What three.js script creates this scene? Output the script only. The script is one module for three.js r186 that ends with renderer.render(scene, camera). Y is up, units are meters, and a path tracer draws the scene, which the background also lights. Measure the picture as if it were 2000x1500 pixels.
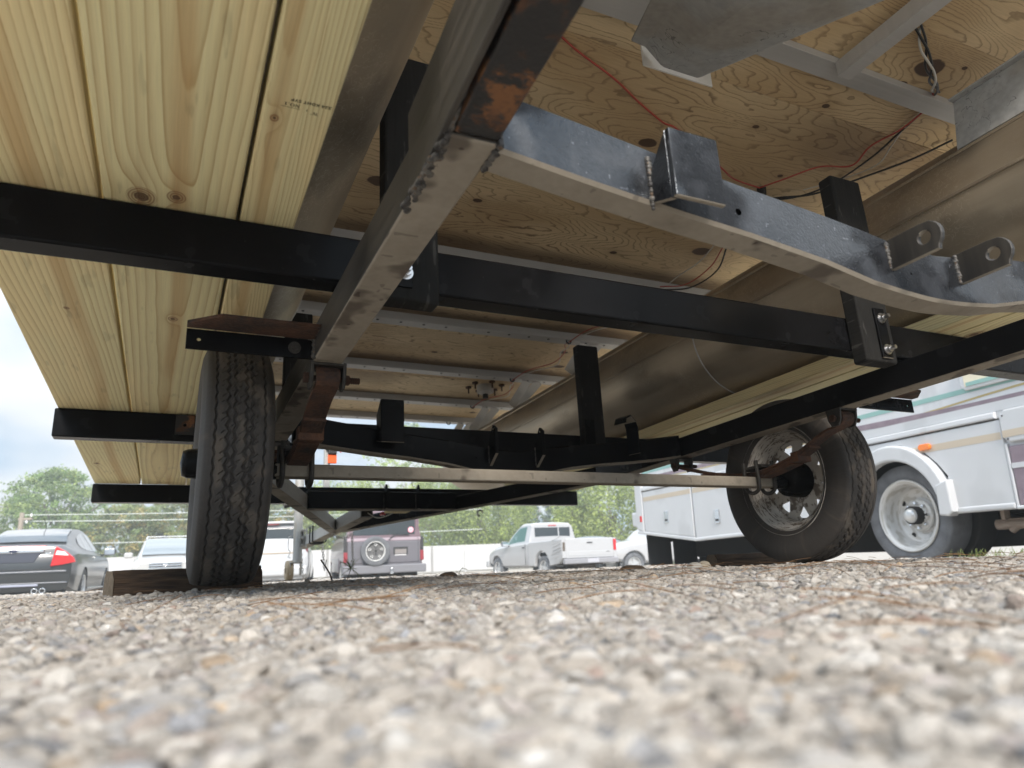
import * as THREE from 'three';
import { mergeGeometries, mergeVertices, toCreasedNormals } from 'three/addons/utils/BufferGeometryUtils.js';
import { RoundedBoxGeometry } from 'three/addons/geometries/RoundedBoxGeometry.js';
import { Brush, Evaluator, SUBTRACTION } from 'three-bvh-csg';

// ------------------------------------------------------------------ camera
const V3 = THREE.Vector3;
const scene = new THREE.Scene();
const EYE = 0.042;                                     // the lens lies almost on the gravel
const camera = new THREE.PerspectiveCamera(56.36, 4 / 3, 0.01, 400);
camera.position.set(0, EYE, 0);
camera.quaternion.setFromRotationMatrix(new THREE.Matrix4().makeBasis(
  new V3(0.99912, -0.04077, -0.00992), new V3(0.04196, 0.97079, 0.23625), new V3(0, -0.23646, 0.97164)));
camera.focus = 1.5;
camera.userData.fStop = 6.4;
scene.add(camera);
scene.fog = new THREE.FogExp2(0xdfe9ee, 0.0035);         // slight bright air before the far trees

// ------------------------------------------------------------------ exposure, sun
const renderer = new THREE.WebGLRenderer({ antialias: true });
renderer.toneMapping = THREE.LinearToneMapping;
renderer.toneMappingExposure = 3.4;
renderer.shadowMap.enabled = true;
renderer.shadowMap.type = THREE.PCFSoftShadowMap;
const SUN = new V3(0.14, 0.56, 0.81).normalize();     // veiled sun behind the photographer
const sun = new THREE.DirectionalLight(0xfff5ea, 1.5);
sun.position.copy(SUN).multiplyScalar(40);
sun.castShadow = true;
sun.shadow.radius = 22;
sun.shadow.mapSize.set(2048, 2048);
Object.assign(sun.shadow.camera, { left: -30, right: 30, top: 30, bottom: -30, near: 1, far: 110 });
scene.add(sun, sun.target);

// ------------------------------------------------------------------ random numbers and noise
function rng(seed) { let a = seed >>> 0; return () => { a = (a + 0x6D2B79F5) | 0; let t = Math.imul(a ^ (a >>> 15), 1 | a); t = (t + Math.imul(t ^ (t >>> 7), 61 | t)) ^ t; return ((t ^ (t >>> 14)) >>> 0) / 4294967296; }; }
const LAT = new Float32Array(65536); { const r = rng(7); for (let i = 0; i < 65536; i++) LAT[i] = r(); }
const lat = (i, j) => LAT[((i * 73 + j * 151 * 256) ^ (i * 2654435 >> 5) ^ (j * 40503)) & 65535];
const imod = (a, n) => ((a % n) + n) % n;
function vn(x, y, px = 0, py = 0) {                    // value noise, tiling over px, py cells if given
  const i = Math.floor(x), j = Math.floor(y); let u = x - i, v = y - j; u = u * u * (3 - 2 * u); v = v * v * (3 - 2 * v);
  const a = px ? imod(i, px) : i, b = px ? imod(i + 1, px) : i + 1, c = py ? imod(j, py) : j, d = py ? imod(j + 1, py) : j + 1;
  const p = lat(a, c), q = lat(b, c), r = lat(a, d), s = lat(b, d);
  return p + (q - p) * u + (r - p) * v + (p - q - r + s) * u * v;
}
function fbm(x, y, o = 4, px = 0, py = 0) { let s = 0, a = 0.5, n = 0; for (let k = 0; k < o; k++) { s += a * vn(x, y, px, py); n += a; a *= 0.5; x *= 2; y *= 2; px *= 2; py *= 2; x += px ? 0 : 17.3; y += py ? 0 : 9.1; } return s / n; }
const clamp = (x, a = 0, b = 1) => Math.min(b, Math.max(a, x));
const sst = (a, b, x) => { const t = clamp((x - a) / (b - a)); return t * t * (3 - 2 * t); };
const mix = (a, b, t) => a + (b - a) * t;
const mix3 = (a, b, t) => [mix(a[0], b[0], t), mix(a[1], b[1], t), mix(a[2], b[2], t)];

// ------------------------------------------------------------------ sky: broken bright overcast
{
  const SKX = 47.15, SKZ = 18.45, W = 1536, H = 768, d = new Float32Array(W * H * 4);
  for (let j = 0; j < H; j++) {
    const el = ((j + 0.5) / H - 0.5) * Math.PI, sy = Math.sin(el), ce = Math.cos(el);
    for (let i = 0; i < W; i++) {
      const az = ((i + 0.5) / W - 0.5) * 2 * Math.PI, x = Math.cos(az) * ce, z = Math.sin(az) * ce, k = (j * W + i) * 4;
      let c;
      if (sy < -0.02) c = [0.30, 0.28, 0.25];
      else {
        const h = Math.max(sy, 0) + 0.16, px = x / h, pz = z / h;
        const wx = fbm(px * 0.7 + 5, pz * 0.7, 3) * 1.3, n = fbm(px * 0.8 + wx + SKX, pz * 1.25 + wx + SKZ, 6);
        const thick = sst(0.36, 0.60, n), fine = fbm(px * 3.1 + wx * 2, pz * 3.9, 4);
        const base = mix(0.70, 0.85, sst(0, 0.9, sy));
        const blue = [0.50 * base, 0.72 * base, 0.98 * base];
        const wh = mix(0.76, 2.7, sst(0.05, 1.0, sy)) * (0.90 + 0.22 * fine) * (1 - 0.20 * sst(0.60, 0.82, n));
        c = mix3(blue, [wh * 0.965, wh * 0.99, wh * 1.02], thick * 0.93);
        const g = clamp(x * SUN.x + sy * SUN.y + z * SUN.z, 0, 1), glow = 0.9 * Math.pow(g, 6) + 1.5 * Math.pow(g, 40);
        c = [c[0] * (1 + glow), c[1] * (1 + glow * 0.97), c[2] * (1 + glow * 0.92)];
      }
      d[k] = c[0] * 0.36; d[k + 1] = c[1] * 0.36; d[k + 2] = c[2] * 0.36; d[k + 3] = 1;
    }
  }
  const sky = new THREE.DataTexture(d, W, H, THREE.RGBAFormat, THREE.FloatType);
  sky.mapping = THREE.EquirectangularReflectionMapping; sky.colorSpace = THREE.LinearSRGBColorSpace;
  sky.magFilter = sky.minFilter = THREE.LinearFilter; sky.wrapS = THREE.RepeatWrapping; sky.needsUpdate = true;
  scene.background = sky; scene.environment = sky;
}

// ------------------------------------------------------------------ textures and materials
const enc = (x) => { x = clamp(x); return 255 * (x <= 0.0031308 ? 12.92 * x : 1.055 * Math.pow(x, 1 / 2.4) - 0.055); };
function dataTex(w, h, data, srgb) {
  const t = new THREE.DataTexture(data, w, h, THREE.RGBAFormat); t.wrapS = t.wrapT = THREE.RepeatWrapping;
  t.magFilter = THREE.LinearFilter; t.minFilter = THREE.LinearMipmapLinearFilter; t.generateMipmaps = true;
  if (srgb) t.colorSpace = THREE.SRGBColorSpace; t.needsUpdate = true; return t;
}
// f(u, v) with u, v in 0..1 returns [r, g, b, roughness, height] in linear values
function maps(w, h, f, periodX = 1, periodY = periodX, detail = true) {
  const c = new Uint8Array(w * h * 4), m = detail ? new Uint8Array(w * h * 4) : null;
  for (let j = 0; j < h; j++) for (let i = 0; i < w; i++) {
    const s = f((i + 0.5) / w, (j + 0.5) / h), k = (j * w + i) * 4;
    c[k] = enc(s[0]); c[k + 1] = enc(s[1]); c[k + 2] = enc(s[2]); c[k + 3] = 255;
    if (m) { m[k] = 255 * clamp(s[4]); m[k + 1] = 255 * clamp(s[3]); m[k + 2] = 0; m[k + 3] = 255; }
  }
  const map = dataTex(w, h, c, true); map.repeat.set(1 / periodX, 1 / periodY);
  if (!m) return { map };
  const rough = dataTex(w, h, m, false); rough.repeat.copy(map.repeat);
  return { map, roughnessMap: rough, bumpMap: rough, bumpScale: 0.0003 };
}
const std = (o) => new THREE.MeshStandardMaterial(o), phys = (o) => new THREE.MeshPhysicalMaterial(o);
const flat = (r, g, b, rough = 0.6, metal = 0, more = {}) => std({ color: new THREE.Color().setRGB(r, g, b), roughness: rough, metalness: metal, ...more });
const M = {};
const T = 512;
M.black = phys({ specularIntensity: 0.14,  ...maps(T, T, (u, v) => {               // black enamel with dust specks and scuffs
  const n = fbm(u * 6, v * 6, 5, 6, 6), f = vn(u * 150, v * 150, 150, 150), s = f > 0.965 ? (f - 0.965) * 4 : 0, sc = sst(0.66, 0.82, fbm(u * 9 + 2, v * 9, 4, 9, 9));
  const b = 0.0035 + 0.004 * n + 0.30 * s * n + 0.003 * sc; return [b, b * 0.98, b * 1.04, 0.14 + 0.14 * n + 0.10 * sc, 0.5 + 0.15 * (vn(u * 90, v * 90, 90, 90) - 0.5)];
}, 0.4), bumpScale: 0.0002, roughness: 1, metalness: 0 });
const patchy = (() => { const d = new Uint8Array(256 * 256 * 4); for (let j = 0; j < 256; j++) for (let i = 0; i < 256; i++) { const u = i / 256, v = j / 256, n = fbm(u * 3 + 0.4, v * 4, 4, 3, 4), k = 0.16 + 0.84 * sst(0.44, 0.62, n); d[(j * 256 + i) * 4 + 3] = 255 * k * (0.75 + 0.25 * vn(u * 90, v * 90, 90, 90)); } const t = dataTex(256, 256, d, false); t.repeat.set(1 / 0.34, 1 / 0.34); return t; })();
M.enamel = phys({ specularIntensity: 1, specularIntensityMap: patchy, specularColor: new THREE.Color().setRGB(0.84, 0.92, 1.0), ior: 1.65,  ...maps(T, T, (u, v) => {              // older black enamel, orange-peel gloss, dusty
  const n = fbm(u * 5, v * 5, 5, 5, 5), f = vn(u * 80, v * 80, 80, 80), s = f > 0.93 ? (f - 0.93) * 5 : 0, dust = sst(0.5, 0.8, fbm(u * 9 + 3, v * 9, 4, 9, 9));
  const b = 0.009 + 0.010 * n + 0.45 * s * (0.2 + n) + 0.020 * dust; return [b * 0.95, b, b * 1.12, 0.20 + 0.14 * n + 0.25 * dust, 0.5 + 0.060 * (vn(u * 200, v * 200, 200, 200) - 0.5) + 0.9 * (vn(u * 4 + 1, v * 4, 4, 4) - 0.5)];
}, 0.34), bumpScale: 0.0045, roughness: 1, metalness: 0 });
M.steel = std({ ...maps(T, T, (u, v) => {               // grimy dark brown-grey painted steel
  const n = fbm(u * 4, v * 4, 5, 4, 4), st = fbm(u * 60, v * 4, 3, 60, 4), f = vn(u * 140, v * 140, 140, 140), s = f > 0.95 ? 2 * (f - 0.95) : 0;
  const k = clamp(0.55 * n + 0.5 * st); const c = mix3([0.016, 0.0145, 0.013], [0.080, 0.069, 0.055], k * k * 1.2); return [c[0] + s * 0.2, c[1] + s * 0.2, c[2] + s * 0.18, 0.40 + 0.35 * k, 0.5 + 0.4 * (st - 0.5)];
}, 0.45), bumpScale: 0.0005, roughness: 1, metalness: 0.1 });
M.dusty = std({ ...maps(T, T, (u, v) => {               // undersides, coated with road dust
  const n = fbm(u * 5, v * 5, 5, 5, 5), f = fbm(u * 60, v * 60, 3, 60, 60), d = sst(0.62, 0.78, fbm(u * 11 + 4, v * 11, 3, 11, 11)), p = vn(u * 40, v * 40, 40, 40) > 0.93 ? 0.4 : 0;
  const c = mix3(mix3([0.185, 0.158, 0.122], [0.355, 0.315, 0.255], clamp(n * 0.8 + f * 0.3)), [0.055, 0.040, 0.030], clamp(0.75 * d + p)); return [c[0], c[1], c[2], 0.9, 0.5 + 0.5 * (f - 0.5)];
}, 0.5), bumpScale: 0.0008, roughness: 1 });
M.rust = std({ ...maps(T, T, (u, v) => {
  const n = fbm(u * 7, v * 7, 5, 7, 7), f = fbm(u * 70, v * 70, 3, 70, 70); const c = mix3([0.022, 0.013, 0.010], [0.135, 0.058, 0.028], clamp(n * 1.3 - 0.25 + 0.5 * (f - 0.4)));
  return [c[0], c[1], c[2], 0.85, f];
}, 0.3), bumpScale: 0.0012, roughness: 1, metalness: 0 });
M.scale = std({ ...maps(T, T, (u, v) => {               // black mill scale breaking into orange rust
  const n = fbm(u * 9, v * 16, 6, 9, 16), f = fbm(u * 70, v * 70, 3, 70, 70), e = fbm(u * 6 + 8, v * 6, 4, 6, 6); const k = sst(0.47, 0.66, n + 0.22 * (f - 0.5) + 0.45 * (e - 0.5));
  const c = mix3([0.012, 0.011, 0.011], mix3([0.075, 0.038, 0.022], [0.19, 0.085, 0.034], sst(0.5, 0.8, e + 0.3 * f - 0.1)), k); return [c[0], c[1], c[2], mix(0.38, 0.9, k), 0.5 * k + 0.5 * f];
}, 0.26), bumpScale: 0.0008, roughness: 1 });
M.weld = std({ ...maps(256, 256, (u, v) => { const n = fbm(u * 14, v * 14, 4, 14, 14), c = n > 0.72 ? [0.10, 0.065, 0.04] : mix3([0.03, 0.028, 0.027], [0.12, 0.112, 0.10], sst(0.3, 0.68, n)); return [c[0], c[1], c[2], 0.6, n]; }, 0.12), bumpScale: 0.001, roughness: 1, metalness: 0.2 });
M.alu = std({ ...maps(T, T, (u, v) => {                 // dull mill aluminium
  const n = fbm(u * 4, v * 4, 5, 4, 4), st = fbm(u * 2, v * 90, 3, 2, 90), b = 0.36 + 0.12 * n + 0.05 * st; return [b, b * 0.985, b * 0.95, 0.42 + 0.25 * n, 0.5 + 0.3 * (st - 0.5)];
}, 0.6), bumpScale: 0.0003, roughness: 1, metalness: 0.35 });
M.galv = std({ ...maps(T, T, (u, v) => {                // galvanised sheet, speckled
  const n = fbm(u * 5, v * 5, 4, 5, 5), sp = fbm(u * 55, v * 55, 3, 55, 55), br = sst(0.55, 0.75, fbm(u * 3 + 2, v * 3, 4, 3, 3)), cr = Math.abs(fbm(u * 22, v * 22, 3, 22, 22) - 0.5) < 0.008 && n > 0.55 ? 0.5 : 1;
  const c = mix3([0.40, 0.405, 0.395], [0.30, 0.25, 0.18], br * 0.5), k = (0.8 + 0.4 * sp) * cr; return [c[0] * k, c[1] * k, c[2] * k, 0.5 + 0.3 * sp, 0.5 + 0.4 * (sp - 0.5)];
}, 0.5), bumpScale: 0.0003, roughness: 1, metalness: 0.3 });
{
  const S = 1024, curls = new Float32Array(S * S), r = rng(33);   // short curly scratches in the pontoon skin
  for (let n = 0; n < 5200; n++) {
    let x = r() * S, y = r() * S, a = r() * 6.28, k = (r() - 0.5) * 0.5; const len = 8 + r() * 22, w = 0.25 + r() * 0.75;
    for (let s = 0; s < len; s++) { x += Math.cos(a); y += Math.sin(a); a += k; k *= 0.99; curls[imod(Math.round(y), S) * S + imod(Math.round(x), S)] = w; }
  }
  M.pontoon = std({ ...maps(S, S, (u, v) => {
    const n = fbm(u * 4, v * 4, 5, 4, 4), st = fbm(u * 30, v * 3, 3, 30, 3), patch = sst(0.35, 0.6, fbm(u * 3 + 1, v * 3, 3, 3, 3)), q = curls[Math.floor(v * S) * S + Math.floor(u * S)] * patch;
    const c = mix3([0.30, 0.245, 0.175], [0.52, 0.45, 0.345], clamp(n * 0.8 + 0.35 * st)); const dk = 1 - 0.30 * sst(0.52, 0.68, fbm(u * 5 + 6, v * 2, 4, 5, 2)); return [c[0] * dk + q * 0.26, c[1] * dk + q * 0.24, c[2] * dk + q * 0.20, 0.34 + 0.24 * n - 0.10 * q, 0.5 + 0.3 * q];
  }, 0.6), bumpScale: 0.0002, roughness: 1, metalness: 0.8 });
}
M.bolt = flat(0.55, 0.55, 0.55, 0.28, 1);
M.zinc = flat(0.42, 0.41, 0.39, 0.42, 0.9);
M.whiteMetal = std({ ...maps(256, 256, (u, v) => { const n = fbm(u * 6, v * 6, 4, 6, 6), b = 0.5 + 0.18 * n; return [b, b * 0.97, b * 0.9, 0.6, n]; }, 0.4), bumpScale: 0.0002, roughness: 1 });
M.blackWood = phys({ specularIntensity: 0.3,  ...maps(T, T, (u, v) => { const st = fbm(u * 90, v * 3, 4, 90, 3), n = fbm(u * 5, v * 5, 4, 5, 5), e = sst(0.72, 0.8, fbm(u * 30, v * 6, 3, 30, 6)), b = 0.009 + 0.012 * n + 0.03 * e; return [b * 1.05, b, b * 0.92, 0.68 + 0.2 * st, st]; }, 0.3), bumpScale: 0.0006, roughness: 1 });
M.wireRed = flat(0.36, 0.05, 0.03, 0.5); M.wireBlack = flat(0.012, 0.012, 0.012, 0.45); M.wireWhite = flat(0.5, 0.48, 0.43, 0.5);

// ------------------------------------------------------------------ shapes
function boxUV(g0) {                                    // uv in metres, per face, along the two axes the face spans
  const g = g0.index ? g0.toNonIndexed() : g0, p = g.attributes.position, n = p.count, uv = new Float32Array(n * 2), a = new V3(), b = new V3(), c = new V3(), e = new V3(), f = new V3();
  for (let i = 0; i < n; i += 3) {
    a.fromBufferAttribute(p, i); b.fromBufferAttribute(p, i + 1); c.fromBufferAttribute(p, i + 2); e.subVectors(b, a); f.subVectors(c, a); e.cross(f);
    const x = Math.abs(e.x), y = Math.abs(e.y), z = Math.abs(e.z);
    [a, b, c].forEach((q, k) => { const s = y >= x && y >= z ? [q.x, q.z] : x >= z ? [q.y, q.z] : [q.x, q.y]; uv[(i + k) * 2] = s[0]; uv[(i + k) * 2 + 1] = s[1]; });
  }
  g.setAttribute('uv', new THREE.BufferAttribute(uv, 2)); return g;
}
const clean = (g) => { const q = g.index ? g.toNonIndexed() : g; for (const k of Object.keys(q.attributes)) if (!['position', 'normal', 'uv'].includes(k)) q.deleteAttribute(k); q.groups.length = 0; return q; };
const merge = (list) => mergeGeometries(list.map(clean), false);
function box(x0, x1, y0, y1, z0, z1, bev = 0.003, seg = 2) {
  const w = x1 - x0, h = y1 - y0, d = z1 - z0, m = Math.min(w, h, d) * 0.45;
  const g = bev > 0 ? new RoundedBoxGeometry(w, h, d, seg, Math.min(bev, m)) : new THREE.BoxGeometry(w, h, d);
  g.translate((x0 + x1) / 2, (y0 + y1) / 2, (z0 + z1) / 2); return boxUV(g);
}
function bar(a, b, w, h, bev = 0.003, up = new V3(0, 1, 0)) {   // square bar from a to b
  const A = new V3(...a), B = new V3(...b), L = A.distanceTo(B), g = bev > 0 ? new RoundedBoxGeometry(w, h, L, 2, Math.min(bev, Math.min(w, h) * 0.45)) : new THREE.BoxGeometry(w, h, L);
  const q = boxUV(g); q.applyMatrix4(new THREE.Matrix4().lookAt(A, B, up)); q.translate((A.x + B.x) / 2, (A.y + B.y) / 2, (A.z + B.z) / 2); return q;
}
function plate(pts, holes, t, bev = 0.0012) {           // outline in x, y; thickness t along z, centred
  const s = new THREE.Shape(pts.map((p) => new THREE.Vector2(...p)));
  for (const [x, y, r] of holes || []) { const h = new THREE.Path(); h.absarc(x, y, r, 0, Math.PI * 2, true); s.holes.push(h); }
  const g = new THREE.ExtrudeGeometry(s, { depth: t - 2 * bev, bevelEnabled: bev > 0, bevelThickness: bev, bevelSize: bev, bevelOffset: -bev, bevelSegments: 1, curveSegments: 20 });
  g.translate(0, 0, -t / 2 + bev); return boxUV(g);
}
function tube(pts, r, seg = 0, rad = 8, closed = false) {
  const c = new THREE.CatmullRomCurve3(pts.map((p) => new V3(...p)), closed, 'catmullrom', 0.5); return clean(new THREE.TubeGeometry(c, seg || pts.length * 8, r, rad, closed));
}
function cyl(a, b, r, r2 = r, seg = 24) {
  const A = new V3(...a), B = new V3(...b), L = A.distanceTo(B), g = new THREE.CylinderGeometry(r2, r, L, seg);
  g.applyQuaternion(new THREE.Quaternion().setFromUnitVectors(new V3(0, 1, 0), B.clone().sub(A).normalize())); g.translate((A.x + B.x) / 2, (A.y + B.y) / 2, (A.z + B.z) / 2); return clean(g);
}
function twoTone(g0, down = -0.55) {                    // group 1: faces that look down (they carry the dust)
  const g = clean(g0), p = g.attributes.position, a = new V3(), b = new V3(), c = new V3(), order = [[], []];
  for (let i = 0; i < p.count; i += 3) { a.fromBufferAttribute(p, i); b.fromBufferAttribute(p, i + 1).sub(a); c.fromBufferAttribute(p, i + 2).sub(a); b.cross(c).normalize(); order[b.y < down ? 1 : 0].push(i, i + 1, i + 2); }
  const all = [...order[0], ...order[1]], o = new THREE.BufferGeometry();
  for (const k of ['position', 'normal', 'uv']) { const at = g.attributes[k], s = at.itemSize, d = new Float32Array(all.length * s); all.forEach((q, i) => { for (let e = 0; e < s; e++) d[i * s + e] = at.array[q * s + e]; }); o.setAttribute(k, new THREE.BufferAttribute(d, s)); }
  o.addGroup(0, order[0].length, 0); o.addGroup(order[0].length, order[1].length, 1); return o;
}
const used = {};
const numbered = (n) => { const k = used[n] = (used[n] ?? -1) + 1; return k ? n + '_' + String(k).padStart(3, '0') : n; };
function tag(o, label, category, group) { Object.assign(o.userData, { label, category }); if (group) o.userData.group = group; return o; }
function thing(name, label, category, pos = [0, 0, 0], turn = 0, group) { const o = new THREE.Group(); o.name = numbered(name); o.position.set(...pos); o.rotation.y = turn; scene.add(o); return tag(o, label, category, group); }
function part(parent, name, g, m, label) { const o = new THREE.Mesh(g, m); o.name = name; o.castShadow = o.receiveShadow = true; parent.add(o); if (label) o.userData.label = label; return o; }
function structure(name, g, m) { const o = new THREE.Mesh(g, m); o.name = name; o.castShadow = o.receiveShadow = true; o.userData.kind = 'structure'; scene.add(o); return o; }
const ORG = new V3(0.924, 0.055, -1.62);                // trailer parts are measured from the lens; this is the trailer's own origin, on the ground under its axle
const WB = new THREE.Matrix4().makeBasis(new V3(0.90054, -0.01152, -0.43462), new V3(-0.01229, 0.99858, -0.05193), new V3(0.4346, 0.0521, 0.89912));   // yaw and pitch of the trailer
const WQ = new THREE.Quaternion().setFromRotationMatrix(WB);
function onTrailer(name, label, category, org = ORG) {
  const o = thing(name, label, category); o.quaternion.copy(WQ); o.position.copy(org).applyMatrix4(WB); o.position.y += EYE; o.userData.org = undefined; o.org = org; return o;
}
const put = (o, name, g, m, label) => part(o, name, g.translate(-o.org.x, -o.org.y, -o.org.z), m, label);
const toWorld = (x, y, z) => { const v = new V3(x, y, z).applyMatrix4(WB); v.y += EYE; return v; };
// ------------------------------------------------------------------ lumber
function boardTex(seed, o) {                            // flat-sawn pine seen on its wide face; u along 3.3 m, v across
  const W = 2048, H = 256, L = 3.3, B = o.width, knots = o.knots || [];
  return maps(W, H, (u, v) => {
    const x = u * L, y = (v - 0.5) * B; let yp = o.pith + o.drift * (x - 1.2) + 0.018 * (fbm(x * 0.9 + seed, 3.3, 3) - 0.5), dep = o.depth + o.taper * x + o.wob * (fbm(x * 0.55 + seed * 3, 1.7, 3) - 0.5), dark = 0, knot = 0, core = 0;
    let warp = 0.006 * (fbm(x * 2.2 + seed, y * 26, 4) - 0.5) + 0.0016 * (fbm(x * 9, y * 90 + seed, 3) - 0.5);
    for (const [kx, ky, kr] of knots) { const dx = (x - kx) / 2.6, dy = y - ky, q = Math.sqrt(dx * dx + dy * dy); warp += 1.15 * kr * Math.exp(-(q * q) / (kr * kr * 2.2)); const e = Math.sqrt((x - kx) ** 2 * 0.55 + dy * dy); if (e < kr * 1.25) { knot = Math.max(knot, sst(kr * 1.08, kr * 0.92, e) * (0.62 + 0.38 * Math.sin(e * 1500 + 4 * fbm(x * 60, y * 60, 2)))); core = Math.max(core, sst(kr * 0.55, kr * 0.40, e + kr * 0.5 * (fbm(x * 90, y * 90, 2) - 0.5))); } dark = Math.max(dark, 0.5 * Math.exp(-Math.abs(dy) / (kr * 0.6)) * Math.exp(-Math.abs(x - kx) / 0.16)); }
    const r = Math.sqrt((y - yp) ** 2 + dep * dep) + warp, ring = r * o.freq, t = ring - Math.floor(ring), id = Math.floor(ring), rw = lat(id + seed * 9, 5);
    const late = (0.45 * sst(0.25, 0.85, t) + 0.55 * sst(0.66 + 0.16 * rw, 0.94, t)) * (1 - sst(0.95, 1.0, t)) * (0.45 + 0.55 * rw);
    const fib = fbm(x * 14, y * 900 + seed, 3), blot = fbm(x * 1.6 + seed, y * 9, 4), heart = o.heart ? sst(o.heart[1], o.heart[1] * 0.25, Math.abs(y - o.heart[0] - 0.010 * Math.sin(x * 3 + seed) - 0.02 * (fbm(x * 1.3, seed, 3) - 0.5))) * sst(0.30, 0.55, fbm(x * 1.1 + seed * 2, y * 7, 3)) : 0;
    let c = mix3([0.86, 0.725, 0.405], [0.81, 0.73, 0.42], sst(0.35, 0.6, blot));
    c = mix3(c, [0.40, 0.245, 0.085], late * 0.74); c = mix3(c, [0.52, 0.31, 0.12], heart * 0.55); c = mix3(c, [0.30, 0.15, 0.06], dark * 0.8); c = mix3(c, [0.24, 0.115, 0.05], knot * 0.85); c = mix3(c, [0.09, 0.045, 0.022], core * 0.8);
    const sc = sst(0.80, 0.9, fbm(x * 5 + seed * 5, y * 120, 3)), k = 0.92 + 0.16 * (fib - 0.5) - 0.10 * sc, gr = sst(0.70, 0.80, fbm(x * 9, y * 60 + seed * 4, 4)) * 0.16; const sm = 1 - 0.0 * sst(0.55, 0.9, Math.sin(x * 420 + 3 * fbm(x * 3, y * 20, 2))) * sst(0.45, 0.6, fbm(x * 2 + seed, y * 8, 3)); c = c.map((q) => q * sm);
    return [c[0] * k * (1 - gr), c[1] * k * (1 - gr), c[2] * k * (1 - gr), 0.68 + 0.12 * fib, 0.5 + 0.25 * (fib - 0.5) - 0.2 * late];
  }, 3.3, B);
}
const boardMat = (seed, o) => std({ ...boardTex(seed, o), bumpScale: 0.0006, roughness: 1 });
M.board1 = boardMat(3, { width: 0.19, pith: -0.16, drift: 0.035, depth: 0.03, taper: 0.005, wob: 0.02, freq: 96, heart: [0.02, 0.022], knots: [[1.18, 0.007, 0.006], [2.82, -0.05, 0.012], [2.06, -0.055, 0.008]] });
M.board2 = boardMat(11, { width: 0.19, pith: 0.004, drift: -0.012, depth: 0.016, taper: 0.014, wob: 0.10, freq: 82, heart: [0.01, 0.02], knots: [[0.70, -0.040, 0.020], [0.685, 0.006, 0.013], [1.18, 0.008, 0.010]] });
M.board3 = boardMat(23, { width: 0.1, pith: 0.045, drift: 0.03, depth: 0.02, taper: 0.01, wob: 0.05, freq: 210, heart: [0.03, 0.015], knots: [[0.45, 0.02, 0.006]] });
function board(x0, x1, y0, y1, z0, z1, zRef = -0.35) {   // uv: u along the length from zRef, v across
  const g = box(x0, x1, y0, y1, z0, z1, 0.004, 2), p = g.attributes.position, n = g.attributes.normal, uv = g.attributes.uv;
  for (let i = 0; i < p.count; i++) uv.setXY(i, zRef - p.getZ(i), Math.abs(n.getX(i)) > 0.7 ? p.getY(i) - y0 + 0.02 : p.getX(i) - (x0 + x1) / 2 + 0.095);
  return g;
}
// plywood: rotary-cut face, closed contour loops and knots; darker along the channels and in random damp blotches
function plyTex(seed, channels, w, h, LX, LZ) {
  const r = rng(seed), knots = []; for (let i = 0; i < 34 * LX * LZ / 6; i++) knots.push([r() * LX, r() * LZ, 0.006 + Math.pow(r(), 2.2) * 0.024]);
  return maps(w, h, (u, v) => {
    const x = u * LX, z = v * LZ; let f = 1.5 * fbm(x * 0.9 + seed, z * 4.4, 4) + 0.5 * fbm(x * 2.6, z * 8 + seed, 3), kn = 0, halo = 0;
    for (const [kx, kz, kr] of knots) { const dx = (x - kx) * 0.42, dz = z - kz; if (Math.abs(dx) > 0.16 || Math.abs(dz) > 0.16) continue; const q = dx * dx + dz * dz; f += 7 * kr * Math.exp(-q / (kr * kr * 5.5)); const e = Math.sqrt((x - kx) ** 2 * 0.5 + dz * dz); kn = Math.max(kn, sst(kr * 1.02, kr * 0.86, e + kr * 0.35 * (fbm(x * 40, z * 40, 3) - 0.5))); halo = Math.max(halo, Math.exp(-e / (kr * 1.7))); }
    const t = f * (16 + 9 * vn(x * 1.3 + seed, z * 2.1)) + 0.75 * fbm(x * 26, z * 60, 3); const fr = t - Math.floor(t), line = sst(0.70, 0.95, fr) * (1 - sst(0.96, 1, fr)), str = 0.35 + 0.65 * fbm(x * 1.8 + 3, z * 2.6 + seed, 3);
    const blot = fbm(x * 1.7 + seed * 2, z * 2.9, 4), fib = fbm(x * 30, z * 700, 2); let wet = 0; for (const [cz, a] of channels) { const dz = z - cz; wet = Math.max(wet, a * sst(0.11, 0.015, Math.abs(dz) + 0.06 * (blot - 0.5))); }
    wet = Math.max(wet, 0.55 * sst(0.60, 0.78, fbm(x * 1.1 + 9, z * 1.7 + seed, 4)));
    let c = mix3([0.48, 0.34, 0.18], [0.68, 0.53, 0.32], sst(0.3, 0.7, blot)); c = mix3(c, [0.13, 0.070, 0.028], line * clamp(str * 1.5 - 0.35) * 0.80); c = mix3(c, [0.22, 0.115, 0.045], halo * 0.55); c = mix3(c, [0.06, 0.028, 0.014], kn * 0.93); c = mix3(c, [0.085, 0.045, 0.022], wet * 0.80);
    const k = 0.9 + 0.2 * fib; return [c[0] * k, c[1] * k, c[2] * k, 0.72, 0.5 + 0.3 * (fib - 0.5) - 0.15 * line];
  }, LX, LZ);
}
// ------------------------------------------------------------------ boat trailer (x across, y up, z towards the photographer)
const CX = 0.924, RB = 0.435, RT = 0.502, BT = 0.588, mir = (x) => 2 * CX - x;
const trailer = onTrailer('boat_trailer', 'black steel pontoon boat trailer with new lumber bunks, standing on gravel', 'boat trailer');
const two = [M.steel, M.dusty], twoB = [M.black, M.dusty], twoE = [M.enamel, M.dusty];
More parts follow.
